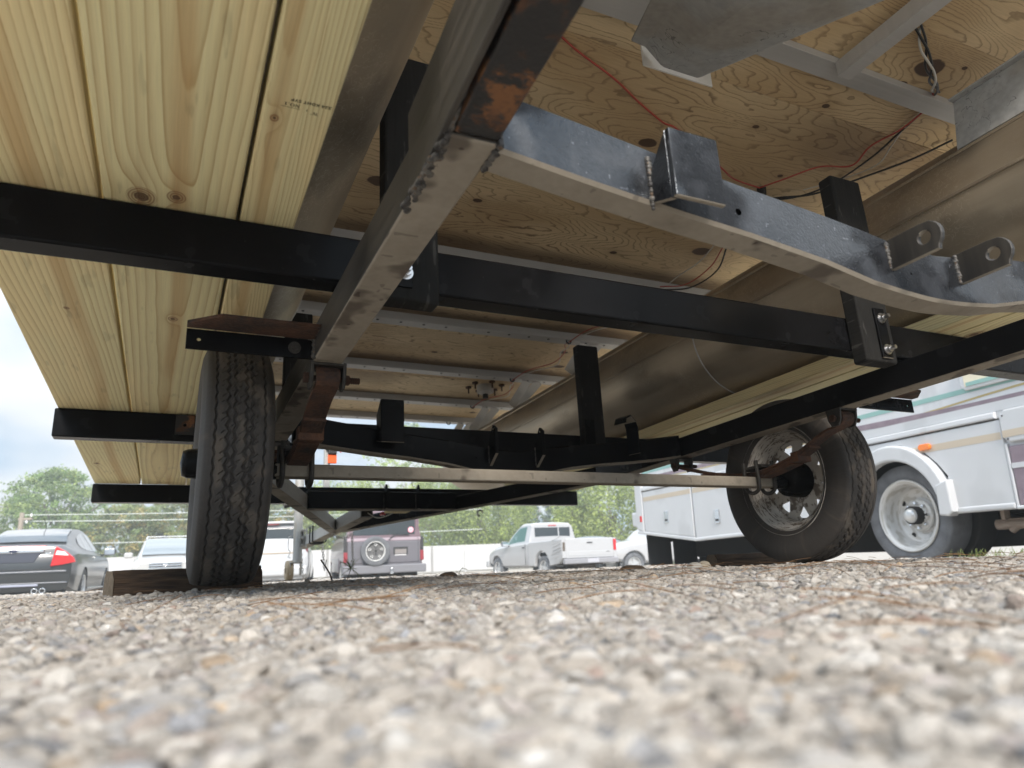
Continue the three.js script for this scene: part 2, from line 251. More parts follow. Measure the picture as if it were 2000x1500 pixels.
// side rails
put(trailer, 'frame_rail', twoTone(box(0.2175, 0.272, RB, RT, -2.53, -0.558, 0.004)), two, 'grimy brown-grey rail with dusty underside');
put(trailer, 'frame_rail', twoTone(box(mir(0.272), mir(0.2175), RB, RT, -2.53, -0.44, 0.004)), twoB, 'black painted rail with dusty underside');
for (const s of [0, 1]) {                               // tongue members that close to the apex
  const f = (x) => s ? mir(x) : x, g = bar([f(0.245), (RB + RT) / 2, -2.50], [f(0.900), (RB + RT) / 2, -4.40], 0.055, RT - RB, 0.004);
  put(trailer, 'tongue_member', twoTone(g), s ? twoB : [M.galv, M.dusty]);
}
put(trailer, 'tongue_beam', twoTone(box(0.884, 0.950, RB, RT, -5.62, -3.66, 0.004)), [M.galv, M.dusty]);
// open end of the left rail: rusty stub tube at the weld
{
  const k = 0.055; put(trailer, 'rail_stub', merge([bar([0.2480, 0.4725, -0.5600], [0.2480 - k * 0.4, 0.4725, -0.16], 0.050, 0.066, 0.005)]), M.scale, 'black tube end breaking into orange rust');
  put(trailer, 'rail_cheek', merge([bar([0.2195, 0.491, -0.68], [0.2195 - k * 0.1, 0.491, -0.56], 0.007, 0.108, 0.002), bar([0.2195 - k * 0.1, 0.491, -0.562], [0.2195 - k * 0.5, 0.491, -0.16], 0.007, 0.106, 0.002)]), M.steel, 'grimy brown-grey side of the rail end');
  const r = rng(5), bl = []; for (let i = 0; i < 70; i++) { const t = i / 69, b = new THREE.IcosahedronGeometry(0.0028 + 0.0036 * r(), 1); b.scale(0.9, 0.7, 1.5); b.translate(0.2165 + 0.008 * r(), 0.4355 + (t < 0.62 ? 0.003 * r() : 0.028 * (t - 0.62) / 0.38), -0.71 + 0.22 * t + 0.004 * r()); bl.push(b); }
  put(trailer, 'weld_bead', boxUV(merge(bl)), M.weld, 'lumpy grey and rusty weld along the rail edge');
}
// vee cross members
const crossTop = [[0.262, 0.506], [0.371, 0.494], [0.50, 0.476], [0.60, 0.464], [0.72, 0.452], [0.80, 0.442], [0.86, 0.433], [0.90, 0.429], [0.924, 0.4285]], crossBot = [[0.262, 0.432], [0.371, 0.419], [0.50, 0.404], [0.60, 0.395], [0.72, 0.380], [0.80, 0.364], [0.86, 0.358], [0.90, 0.3555], [0.924, 0.355]];
function crossMember(z0, z1, holes) {
  const full = (a) => [...a, ...a.slice(0, -1).reverse().map(([x, y]) => [mir(x), y])], t = full(crossTop), b = full(crossBot).reverse(), inset = z0 < -1 ? 0.012 : 0.0;
  const sh = [...t, ...b].map(([x, y]) => [clamp(x, 0.273 + inset, mir(0.273 + inset)), y]);
  const g = plate(sh, holes, z1 - z0, 0.004); g.translate(0, 0, (z0 + z1) / 2); return twoTone(g, -0.5);
}
put(trailer, 'cross_member', crossMember(-0.602, -0.560, [[0.583, 0.424, 0.0085], [0.877, 0.389, 0.0055], [0.943, 0.391, 0.003]]), twoE, 'nearest vee cross member, glossy black and dusty');
put(trailer, 'cross_member', crossMember(-1.965, -1.922, [[0.806, 0.402, 0.006]]), twoB);
// straight front cross tube between the tongue members
put(trailer, 'cross_tube', twoTone(box(0.565, mir(0.555), RB + 0.001, 0.520, -3.41, -3.345, 0.006)), twoB);
// roller brackets: ears standing towards the rear
function ear(x, y0, y1, z0, len, t, m) {
  const h = y1 - y0, pts = [[0, 0], [len - h * 0.1, 0]]; for (let k = 1; k < 8; k++) { const a = -1.1 + 2.6 * k / 8; pts.push([len - h * 0.42 + Math.cos(a) * h * 0.5, h * 0.5 + Math.sin(a) * h * 0.5]); } pts.push([len - h * 0.55, h], [0, h]);
  const g = plate(pts, [[len - h * 0.46, h * 0.52, h * 0.20]], t, 0.001); g.rotateY(-Math.PI / 2); g.translate(x, y0, z0); return twoTone(g, -0.6);
}
put(trailer, 'roller_bracket', ear(0.842, 0.388, 0.431, -0.562, 0.073, 0.007), two); put(trailer, 'roller_bracket', ear(0.985, 0.389, 0.434, -0.562, 0.073, 0.007), two);
for (const x of [0.853, 1.008]) { const g = plate([[0, 0], [0.05, 0.03], [0.052, 0.105], [0.034, 0.118], [0.0, 0.075]], [[0.036, 0.10, 0.006]], 0.009, 0.001); g.rotateY(-Math.PI / 2); g.translate(x, 0.378, -1.924); put(trailer, 'roller_bracket', twoTone(g), twoB); }
for (const x of [0.925, 1.083]) { const g = plate([[0, 0], [0.045, 0.0], [0.05, 0.085], [0.03, 0.115], [0.005, 0.10]], [[0.03, 0.098, 0.006]], 0.009, 0.001); g.rotateY(-Math.PI / 2); g.translate(x, 0.436, -3.347); put(trailer, 'roller_bracket', twoTone(g), twoB); }
// folded bracket plates on the cross members
function foldedBracket(x0, x1, y0, y1, z0, depth, side) {
  const t = 0.007, a = box(x0, x1, y0, y1, z0 + depth - t, z0 + depth, 0.002), xs = side < 0 ? [x0, x0 + t] : [x1 - t, x1];
  const w = plate([[0, 0.012], [depth - t, 0.0], [depth - t, y1 - y0], [depth * 0.2, y1 - y0 - 0.028], [0, y1 - y0 - 0.035]], null, t, 0.0008); w.rotateY(-Math.PI / 2); w.translate((xs[0] + xs[1]) / 2, y0, z0); return twoTone(merge([a, w]));
}
put(trailer, 'bracket_plate', foldedBracket(0.458, 0.526, 0.398, 0.482, -0.561, 0.041, -1), [M.enamel, M.dusty]);
put(trailer, 'bracket_plate', foldedBracket(0.508, 0.574, 0.428, 0.549, -1.924, 0.05, -1), twoB);
{
  const c = [[0, 0.0], [0.0, 0.085], [-0.012, 0.108], [-0.034, 0.122], [-0.058, 0.112], [-0.07, 0.09]]; const pts = [...c, ...c.slice().reverse().map(([a, b]) => [a - (b > 0.1 ? 0 : 0.006 * (a > -0.03 ? 1 : -1)), b - (b > 0.1 ? 0.007 : 0)])];
  const g = plate(pts, null, 0.045, 0.001); g.rotateY(0.35); g.translate(1.345, 0.425, -1.885); put(trailer, 'hook_bracket', twoTone(g), twoB);
}
// weld beads at the joints
function weldLine(a, b, n, seed, k = 1) { const r = rng(seed), l = []; for (let i = 0; i < n; i++) { const t = (i + 0.4 * r()) / n, g = new THREE.IcosahedronGeometry((0.0022 + 0.0022 * r()) * k, 1); g.translate(mix(a[0], b[0], t), mix(a[1], b[1], t), mix(a[2], b[2], t)); l.push(g); } put(trailer, 'weld_bead', boxUV(merge(l)), M.weld); }
weldLine([0.2165, 0.436, -1.256], [0.2165, 0.474, -1.256], 14, 1, 1.3); weldLine([0.2165, 0.475, -1.256], [0.2165, 0.476, -1.194], 16, 2, 1.3); weldLine([0.8375, 0.39, -0.560], [0.8375, 0.430, -0.560], 12, 3); weldLine([0.9805, 0.39, -0.560], [0.9805, 0.433, -0.560], 12, 4); weldLine([0.2735, 0.436, -0.5595], [0.2745, 0.500, -0.5595], 16, 5, 1.2); weldLine([0.4575, 0.402, -0.560], [0.4575, 0.47, -0.560], 16, 6); weldLine([0.273, 0.4345, -0.602], [0.273, 0.4345, -0.565], 10, 7, 1.2); for (const [x, z] of [[0.8485, -1.9215], [1.0035, -1.9215], [0.9205, -3.3445], [1.0785, -3.3445]]) weldLine([x, z < -3 ? 0.44 : 0.385, z], [x, z < -3 ? 0.51 : 0.44, z], 14, Math.round(x * 1000), 0.9);
// three wide cross beams carrying the bunks
for (const [z, l] of [[-1.068, 'nearest black cross beam'], [-2.318, 'middle black cross beam'], [-3.65, 'farthest black cross beam']]) put(trailer, 'cross_beam', twoTone(box(-0.315 - (z > -2 ? 0.05 : 0), 2.165, RT + 0.002, BT - 0.001, z - 0.048, z, 0.005)), [M.black, M.black], l);
// lumber: two wide boards and one narrow one on each side
for (const s of [0, 1]) {
  const set = [[-0.309, -0.1265, M.board1], [-0.1215, 0.0600, M.board2], [0.0655, 0.148, M.board3]];
  for (const [a, b, m] of set) put(trailer, 'bunk_board', board(s ? mir(b) : a, s ? mir(a) : b, BT, BT + 0.038, -3.66, -0.40), m);
}
{
  const cv = document.createElement('canvas'); cv.width = 512; cv.height = 256; const c = cv.getContext('2d'); c.clearRect(0, 0, 512, 256); c.fillStyle = '#0c0a08'; c.font = 'bold 58px sans-serif'; c.fillText('334 KDHT SYP', 20, 200); c.font = 'bold 60px serif'; c.fillText('NO.1', 300, 128); c.font = 'bold 40px sans-serif'; c.fillText('TE', 130, 70); c.fillText('1', 220, 90); c.fillRect(292, 62, 180, 5); c.fillRect(120, 30, 80, 4);
  const t = new THREE.CanvasTexture(cv); t.colorSpace = THREE.SRGBColorSpace; const g = new THREE.PlaneGeometry(0.066, 0.034); g.rotateX(Math.PI / 2); g.rotateY(Math.PI); const q = g; q.translate(0.113, BT - 0.0006, -0.764);
  put(trailer, 'grade_stamp', q, std({ map: t, transparent: true, alphaTest: 0.0, roughness: 0.8, opacity: 0.85 }));
}
// upright guide posts bolted to the beams
function bolt(x, y, z, k = 1) { return [cyl([x, y, z], [x, y, z + 0.0025 * k], 0.0125 * k, 0.0125 * k, 24), cyl([x, y, z + 0.0025 * k], [x, y, z + 0.010 * k], 0.0088 * k, 0.0088 * k, 6), cyl([x, y, z + 0.01 * k], [x, y, z + 0.022 * k], 0.0048 * k, 0.0048 * k, 12)]; }
for (const [x0, x1, zf, strap, nb] of [[0.285, 0.378, -1.028, 0, 1], [1.388, 1.490, -1.028, 1, 2], [0.300, 0.386, -2.278, 0, 1], [1.404, 1.498, -2.278, 0, 1]]) {
  const g = merge([box(x0, x1, 0.468, 0.945, zf - 0.039, zf, 0.006)]), p = put(trailer, 'guide_post', g, M.blackWood, strap ? 'black post with a bolted steel strap' : undefined), xm = (x0 + x1) / 2;
  p.org = trailer.org;
  if (strap) { put(p, 'strap', twoTone(box(xm - 0.004, xm + 0.030, 0.478, 0.60, zf, zf + 0.006, 0.002)), twoB); for (const y of [0.498, 0.574]) put(p, 'bolt', merge(bolt(xm + 0.013, y, zf + 0.006)), M.bolt); }
  else { put(p, 'strap', box(x0 + 0.004, x0 + 0.045, 0.49, 0.64, zf, zf + 0.004, 0.001), M.black); put(p, 'bolt', merge(bolt(x0 + 0.033, 0.515, zf + 0.004)), M.bolt); }
}
// fender brackets: angle iron with a cut corner
for (const s of [0, 1]) {
  const f = (x) => s ? mir(x) : x, top = plate([[f(0.2165), -1.258], [f(0.2165), -1.192], [f(0.055), -1.192], [f(0.004), -1.238], [f(0.004), -1.258]].map(([x, z]) => [x, z]), null, 0.006, 0.0008); top.rotateX(Math.PI / 2); top.translate(0, 0.474, 0);
  const v = plate([[f(0.004), 0.434], [f(0.004), 0.470], [f(0.2165), 0.470], [f(0.2165), 0.434]], [[f(0.024), 0.452, 0.0045]], 0.006, 0.0008); v.translate(0, 0, -1.261);
  const b = put(trailer, 'fender_bracket', v, M.black); b.org = trailer.org; put(b, 'rusty_leg', top, M.rust, 'rusty horizontal leg of the angle');
  put(b, 'bolt', merge([cyl([f(0.182), 0.452, -1.258], [f(0.182), 0.452, -1.254], 0.011, 0.011, 20), cyl([f(0.182), 0.452, -1.254], [f(0.182), 0.452, -1.250], 0.006, 0.006, 12)]), M.steel);
}
put(trailer, 'spare_plate', (() => { const g = plate([[0, 0], [0.052, 0.0], [0.052, 0.062], [0.0, 0.062]], [[0.026, 0.03, 0.005]], 0.005); g.translate(-0.002, 0.522, -2.313); return g; })(), M.scale, 'rust-flecked steel plate with one hole');
// axle, springs
put(trailer, 'axle', twoTone(box(0.20, mir(0.20), 0.279, 0.3085, -1.64, -1.603, 0.004)), [M.dusty, M.dusty]);
put(trailer, 'axle_end', cyl([0.205, 0.294, -1.62], [0.10, 0.296, -1.62], 0.019), M.black); put(trailer, 'axle_end', cyl([mir(0.205), 0.294, -1.62], [mir(0.10), 0.296, -1.62], 0.019), M.black);
function leafStrip(pts, w, t, x) {                      // a bent flat bar following pts (z, y)
  const c = new THREE.SplineCurve(pts.map(([z, y]) => new THREE.Vector2(z, y))).getPoints(28), up = [], dn = [];
  c.forEach((p, i) => { const a = c[Math.max(0, i - 1)], b = c[Math.min(c.length - 1, i + 1)], l = Math.hypot(b.x - a.x, b.y - a.y), nx = -(b.y - a.y) / l, ny = (b.x - a.x) / l; up.push([p.x + nx * t / 2, p.y + ny * t / 2]); dn.push([p.x - nx * t / 2, p.y - ny * t / 2]); });
  const g = plate([...up, ...dn.reverse()], null, w, 0.0012); g.rotateY(-Math.PI / 2); g.translate(x, 0, 0); return g;
}
for (const s of [0, 1]) {
  const x = s ? mir(0.247) : 0.247, sp = new THREE.Group(); sp.name = 'leaf_spring'; trailer.add(sp); sp.org = trailer.org;
  const main = [[-1.295, 0.432], [-1.278, 0.418], [-1.284, 0.399], [-1.31, 0.392], [-1.36, 0.382], [-1.46, 0.345], [-1.56, 0.327], [-1.64, 0.324], [-1.76, 0.342], [-1.88, 0.372], [-1.97, 0.402]];
  put(sp, 'leaf', leafStrip(main, 0.044, 0.007, x), M.rust);
  put(sp, 'leaf', leafStrip([[-1.40, 0.3585], [-1.48, 0.332], [-1.56, 0.319], [-1.64, 0.316], [-1.78, 0.3405], [-1.86, 0.358]], 0.0445, 0.007, x), M.rust);
  put(sp, 'leaf', leafStrip([[-1.47, 0.326], [-1.56, 0.311], [-1.64, 0.3085], [-1.76, 0.328]], 0.044, 0.007, x), M.rust);
  for (const z of [-1.455, -1.80]) put(sp, 'spring_clamp', box(x - 0.026, x + 0.026, 0.322 + (z < -1.6 ? 0.004 : 0.003), 0.354, z - 0.014, z + 0.014, 0.003), M.rust);
  put(sp, 'axle_pad', box(x - 0.032, x + 0.032, 0.333, 0.342, -1.665, -1.575, 0.002), M.steel);
  for (const k of [-0.032, 0.030]) put(sp, 'u_bolt', tube([[x + k, 0.356, -1.596], [x + k, 0.29, -1.5945], [x + k, 0.272, -1.599], [x + k, 0.264, -1.611], [x + k, 0.262, -1.622], [x + k, 0.264, -1.633], [x + k, 0.272, -1.645], [x + k, 0.29, -1.6495], [x + k, 0.356, -1.648]], 0.0058, 60), M.steel);
  for (const [z, n] of [[-1.295, 'spring_hanger'], [-1.975, 'spring_hanger']]) {
    const hs = [-1, 1].map((k) => { const g = plate([[-0.024, 0], [0.024, 0], [0.020, -0.030], [0.011, -0.046], [-0.011, -0.046], [-0.020, -0.030]], [[0, -0.026, 0.006]], 0.006, 0.001); g.rotateY(Math.PI / 2); g.translate(x + k * 0.0295, RB + 0.001, z); return g; });
    put(sp, n, merge([...hs, box(x - 0.0325, x + 0.0325, RB - 0.005, RB - 0.0005, z - 0.024, z + 0.024, 0.001)]), M.steel);
    put(sp, 'hanger_bolt', merge([cyl([x - 0.042, 0.41, z], [x + 0.062, 0.41, z], 0.0055, 0.0055, 12), cyl([x - 0.042, 0.41, z], [x - 0.033, 0.41, z], 0.010, 0.010, 6), cyl([x + 0.033, 0.41, z], [x + 0.042, 0.41, z], 0.010, 0.010, 6), ...Array.from({ length: 5 }, (_, k) => cyl([x + 0.043 + k * 0.004, 0.41, z], [x + 0.0445 + k * 0.004, 0.41, z], 0.0066, 0.0066, 12))]), M.rust);
  }
}
// ------------------------------------------------------------------ wheels
M.rubber = std({ ...maps(T, T, (u, v) => { const n = fbm(u * 6, v * 6, 5, 6, 6), f = fbm(u * 80, v * 80, 3, 80, 80), d = sst(0.5, 0.75, n), b = 0.024 + 0.014 * f; return [b + 0.058 * d + 0.012, b + 0.047 * d + 0.007, b + 0.035 * d + 0.003, 0.70 + 0.2 * d, f]; }, 0.25), bumpScale: 0.0004, roughness: 1 });
const tri = (x) => 2 * Math.abs(2 * (x - Math.floor(x + 0.5))) - 1;
function tyreGeo(R, W, rimR, seg, tread = true) {       // axis along x; zigzag grooves and sipes are cut into the surface
  const prof = [], hw = W / 2, tw = W * 0.39, n = tread ? 84 : 12;
  const side = [[hw * 0.72, rimR - 0.004], [hw * 0.80, rimR + 0.004], [hw * 0.93, rimR + (R - rimR) * 0.26], [hw, rimR + (R - rimR) * 0.50], [hw * 0.97, rimR + (R - rimR) * 0.70], [hw * 0.90, R - (R - rimR) * 0.155], [hw * 0.865, R - (R - rimR) * 0.085]];
  for (const [x, r] of side) prof.push([-x, r, 0]);
  for (let i = 0; i <= n; i++) { const s = -1 + 2 * i / n; prof.push([s * tw, R - (R - rimR) * 0.055 * s * s, 1]); }
  for (const [x, r] of side.slice().reverse()) prof.push([x, r, 0]);
  const N = prof.length, pos = new Float32Array((seg + 1) * N * 3), uv = new Float32Array((seg + 1) * N * 2), idx = [];
  for (let j = 0; j <= seg; j++) {
    const th = j / seg * Math.PI * 2;
    for (let i = 0; i < N; i++) {
      let [x, r, t] = prof[i];
      if (t && tread) {
        const s = x / tw, q = j / seg; let g = 0;
        for (const [c, a, w, cyc, ph, dep] of [[-0.84, 0.030, 0.030, 62, 0, 0.9], [-0.42, 0.060, 0.050, 62, 0.1, 1], [-0.22, 0.060, 0.045, 62, 0.6, 1], [0.16, 0.055, 0.048, 62, 0.1, 1], [0.38, 0.060, 0.050, 62, 0.6, 1], [0.80, 0.028, 0.030, 62, 0.3, 0.9]]) {
          const e = Math.abs(s - c - a * tri(q * cyc + ph)); g = Math.max(g, dep * sst(w * 1.35, w * 0.55, e));
        }
        const sp = Math.abs(((q * 124 + s * 3.2) % 1 + 1) % 1 - 0.5) < 0.07 && Math.abs(s) < 0.62 && Math.sin(s * 11 + Math.floor(q * 124) * 2.1) > 0.1; if (sp) g = Math.max(g, 0.55);
        r -= g * R * 0.022 * (0.55 + 0.6 * fbm(q * 9, s * 1.5 + 4, 3, 9, 0));
      }
      const k = j * N + i; pos[k * 3] = x; pos[k * 3 + 1] = Math.cos(th) * r; pos[k * 3 + 2] = Math.sin(th) * r; uv[k * 2] = q2(th, R); uv[k * 2 + 1] = i / N * W * 2;
      if (j < seg && i < N - 1) idx.push(k, k + 1, k + N, k + 1, k + N + 1, k + N);
    }
  }
  const g = new THREE.BufferGeometry(); g.setAttribute('position', new THREE.BufferAttribute(pos, 3)); g.setAttribute('uv', new THREE.BufferAttribute(uv, 2)); g.setIndex(idx); g.computeVertexNormals(); return g;
}
function q2(th, R) { return th * R; }
function lathe(pts, seg = 48) { const g = new THREE.LatheGeometry(pts.map(([x, r]) => new THREE.Vector2(r, x)), seg); g.rotateZ(-Math.PI / 2); return clean(g); }   // (x, r) about the x axis
M.rimPaint = std({ ...maps(T, T, (u, v) => { const n = fbm(u * 8, v * 8, 5, 8, 8), f = fbm(u * 34, v * 34, 3, 34, 34), k = sst(0.56, 0.70, n * 0.7 + f * 0.4), c = mix3([0.56, 0.53, 0.48], mix3([0.20, 0.145, 0.10], [0.07, 0.052, 0.04], f), k * 0.85); return [c[0], c[1], c[2], 0.62 + 0.25 * k, 0.5 - 0.3 * k]; }, 0.3), bumpScale: 0.0006, roughness: 1 });
{
  const R = 0.25, wheel = new THREE.Group(); wheel.name = 'wheel';
  const disc = new THREE.Shape(); disc.absarc(0, 0, 0.129, 0, Math.PI * 2, false);
  const hub = new THREE.Path(); hub.absarc(0, 0, 0.052, 0, Math.PI * 2, true); disc.holes.push(hub);
  for (let k = 0; k < 9; k++) { const a = k / 9 * Math.PI * 2 + 0.2, h = new THREE.Path(), P = (r, d) => [Math.cos(a + d) * r, Math.sin(a + d) * r]; h.moveTo(...P(0.080, 0.03)); h.lineTo(...P(0.110, 0.185)); h.lineTo(...P(0.116, 0.13)); h.lineTo(...P(0.117, 0)); h.lineTo(...P(0.116, -0.13)); h.lineTo(...P(0.110, -0.185)); h.lineTo(...P(0.080, -0.03)); h.lineTo(...P(0.080, 0.03)); disc.holes.push(h); }
  const dg = new THREE.ExtrudeGeometry(disc, { depth: 0.004, bevelEnabled: true, bevelThickness: 0.001, bevelSize: 0.001, bevelSegments: 1, curveSegments: 40 }); dg.rotateY(Math.PI / 2); dg.translate(0.024, 0, 0);
  part(wheel, 'tyre', tyreGeo(R, 0.135, 0.157, 1104), M.rubber, 'cracked black tyre with zigzag tread');
  part(wheel, 'rim', merge([boxUV(dg), lathe([[-0.058, 0.166], [-0.056, 0.169], [-0.051, 0.166], [-0.049, 0.153], [-0.034, 0.149], [-0.028, 0.132], [0.020, 0.127], [0.030, 0.134], [0.036, 0.149], [0.049, 0.153], [0.051, 0.166], [0.056, 0.169], [0.058, 0.166]], 72), lathe([[0.047, 0.150], [0.034, 0.146], [0.028, 0.130], [0.018, 0.1245], [-0.026, 0.1295], [-0.032, 0.146], [-0.047, 0.150]], 72)]), M.rimPaint, 'white spoked rim flaking into rust');
  part(wheel, 'hub', merge([lathe([[-0.05, 0.001], [-0.05, 0.033], [-0.036, 0.036], [-0.032, 0.050], [0.030, 0.055], [0.034, 0.052], [0.036, 0.034], [0.080, 0.030], [0.090, 0.026], [0.094, 0.001]], 40), ...Array.from({ length: 5 }, (_, k) => { const a = k / 5 * 6.283; return cyl([0.03, Math.cos(a) * 0.045, Math.sin(a) * 0.045], [0.048, Math.cos(a) * 0.045, Math.sin(a) * 0.045], 0.007, 0.007, 6); })]), M.black);
  const left = wheel.clone(); left.name = 'wheel'; left.rotation.y = Math.PI; left.position.set(0.1075, 0.305, -1.62).sub(ORG); left.rotation.x = 0.03; trailer.add(left);
  wheel.position.set(mir(0.1075), 0.305, -1.62).sub(ORG); wheel.rotation.x = 1.1; trailer.add(wheel);
}
// ------------------------------------------------------------------ tongue gear: jack, winch post, coupler, chain
{
  const jk = new THREE.Group(); jk.name = 'tongue_jack'; trailer.add(jk); jk.org = ORG; const x = 0.838, z = -5.3;
  put(jk, 'jack_tube', cyl([x, 0.335, z], [x, 0.92, z], 0.031, 0.031, 28), M.galv); put(jk, 'jack_foot', merge([cyl([x, 0.322, z], [x, 0.338, z], 0.036, 0.036, 24)]), M.zinc);
  const caster = merge([box(x - 0.055, x - 0.049, 0.235, 0.325, z - 0.03, z + 0.045, 0.002), box(x + 0.020, x + 0.026, 0.235, 0.325, z - 0.03, z + 0.045, 0.002), box(x - 0.055, x + 0.026, 0.314, 0.322, z - 0.035, z + 0.045, 0.002)]); put(jk, 'caster_fork', caster, M.zinc);
  const wg = lathe([[-0.022, 0.02], [-0.024, 0.06], [-0.018, 0.068], [0.018, 0.068], [0.024, 0.06], [0.022, 0.02]], 32); wg.translate(x - 0.050, 0.268, z - 0.02); put(jk, 'caster_wheel', wg, flat(0.33, 0.26, 0.17, 0.7));
  put(jk, 'crank_handle', tube([[x - 0.02, 0.86, z], [x - 0.06, 0.80, z + 0.02], [x - 0.075, 0.76, z + 0.03]], 0.007), M.zinc); put(jk, 'handle_grip', merge([cyl([x - 0.11, 0.705, z + 0.05], [x - 0.02, 0.735, z + 0.05], 0.017, 0.015, 16), ...Array.from({ length: 9 }, (_, k) => cyl([x - 0.105 + k * 0.009, 0.7075 + k * 0.003, z + 0.05], [x - 0.101 + k * 0.009, 0.709 + k * 0.003, z + 0.05], 0.0195, 0.0195, 16))]), M.wireBlack);
  put(jk, 'swivel_bracket', merge([box(x + 0.032, x + 0.040, 0.425, 0.545, z - 0.05, z + 0.04, 0.002), box(x + 0.018, x + 0.046, 0.43, 0.445, z - 0.06, z + 0.04, 0.002), box(x + 0.018, x + 0.046, 0.53, 0.545, z - 0.06, z + 0.04, 0.002), cyl([x + 0.05, 0.42, z + 0.045], [x + 0.05, 0.55, z + 0.045], 0.006, 0.006, 10), cyl([x + 0.024, 0.485, z + 0.03], [x + 0.024, 0.485, z + 0.06], 0.011, 0.011, 6)]), M.zinc);
  put(jk, 'locking_pin', tube([[x - 0.03, 0.50, z], [x - 0.055, 0.50, z], [x - 0.063, 0.487, z], [x - 0.063, 0.415, z], [x - 0.05, 0.40, z], [x - 0.055, 0.375, z], [x - 0.062, 0.36, z], [x - 0.045, 0.352, z]], 0.0026, 60), M.zinc);
  for (const zz of [-4.93, -5.04]) put(trailer, 'u_bolt', tube([[0.874, 0.535, zz], [0.874, 0.44, zz], [0.879, 0.429, zz], [0.89, 0.425, zz], [0.945, 0.425, zz], [0.957, 0.429, zz], [0.962, 0.44, zz], [0.962, 0.535, zz]], 0.0052, 60), M.wireBlack);
  const wp = new THREE.Group(); wp.name = 'winch_post'; trailer.add(wp); wp.org = ORG;
  put(wp, 'post', box(0.952, 0.99, RT, 1.10, -5.03, -4.99, 0.004), M.galv); put(wp, 'bow_stop', merge([box(0.955, 1.05, 1.06, 1.155, -5.0, -4.955, 0.01), box(0.972, 1.03, 1.028, 1.06, -4.99, -4.955, 0.006)]), M.wireBlack);
  put(wp, 'strap', box(0.972, 1.032, 0.965, 1.030, -4.985, -4.970, 0.006), flat(0.75, 0.11, 0.02, 0.7), 'orange winch strap'); put(wp, 'warning_sticker', merge([box(0.885, 0.95, 0.86, 0.93, -5.0, -4.996, 0)]), flat(0.68, 0.64, 0.62, 0.6)); put(wp, 'sticker_stripe', merge([bar([0.875, 0.925, -4.994], [0.955, 0.862, -4.994], 0.012, 0.003, 0), box(0.962, 0.974, 0.85, 0.935, -4.994, -4.991, 0)]), flat(0.62, 0.16, 0.05, 0.6), 'red and yellow stripe on the sticker');
  put(wp, 'red_tail', tube([[1.052, 1.12, -4.98], [1.062, 1.09, -4.98], [1.06, 1.045, -4.98]], 0.005), flat(0.55, 0.05, 0.05, 0.6));
  const ch = new THREE.Group(); ch.name = 'safety_chain'; trailer.add(ch); ch.org = ORG;
  const path = []; for (let k = 0; k <= 8; k++) { const t = k / 8; path.push([0.895 + 0.118 * t, 0.430 - 0.11 * t * (1 - t), -4.40]); } for (let k = 1; k <= 14; k++) path.push([1.013 + 0.0006 * k, 0.428 - 0.0148 * k, -4.40]);
  for (let k = 0; k < path.length - 1; k++) { const a = new V3(...path[k]), b = new V3(...path[k + 1]), d = b.clone().sub(a).normalize(), nrm = k % 2 ? new V3(0, 0, 1) : new V3().crossVectors(d, new V3(0, 0, 1)).normalize(), m = a.clone().add(b).multiplyScalar(0.5), pts = []; for (let i = 0; i < 12; i++) { const t = i / 12 * 6.2832, q = m.clone().addScaledVector(d, Math.cos(t) * 0.0112).addScaledVector(nrm, Math.sin(t) * 0.0062); pts.push([q.x, q.y, q.z]); } put(ch, 'chain_link', tube(pts, 0.0021, 24, 6, true), M.zinc); }
  for (const [px, pz] of [[0.99, -5.2], [0.90, -5.55]]) { const c2 = []; for (let k = 0; k < 10; k++) { const a = new THREE.TorusGeometry(0.0125, 0.0034, 6, 12); a.scale(0.7, 1, 1); if (k % 2) a.rotateY(Math.PI / 2); a.translate(px + 0.002 * k, 0.425 - k * 0.0175, pz); c2.push(a); } put(trailer, 'hanging_chain', merge(c2), M.zinc); }
  put(trailer, 'coupler', merge([box(0.886, 0.950, 0.448, 0.51, -5.80, -5.60, 0.012), box(0.90, 0.94, 0.40, 0.45, -5.83, -5.74, 0.012)]), M.zinc);
  put(trailer, 'drop_hook', (() => { const g = new THREE.TorusGeometry(0.014, 0.0042, 8, 20, 4.6); g.translate(1.393, 0.414, -3.30); return clean(g); })(), M.zinc);
  put(trailer, 'open_beam_end', merge([cyl([0.900, 0.468, -3.655], [0.935, 0.468, -3.655], 0.001, 0.001, 4), box(0.889, 0.945, RB + 0.005, RT - 0.005, -3.665, -3.655, 0.001)]), M.wireBlack); put(trailer, 'loose_wire', tube([[0.92, 0.46, -3.66], [0.95, 0.425, -3.58], [0.99, 0.43, -3.50], [1.03, 0.46, -3.45]], 0.0028, 30), M.wireWhite); put(trailer, 'marker_lamp', box(0.968, 0.99, 0.438, 0.452, -3.60, -3.57, 0.003), flat(0.5, 0.02, 0.03, 0.3)); put(trailer, 'block_of_wood', box(0.965, 1.075, 0.4365, 0.456, -3.50, -3.42, 0.002), M.board3);
}
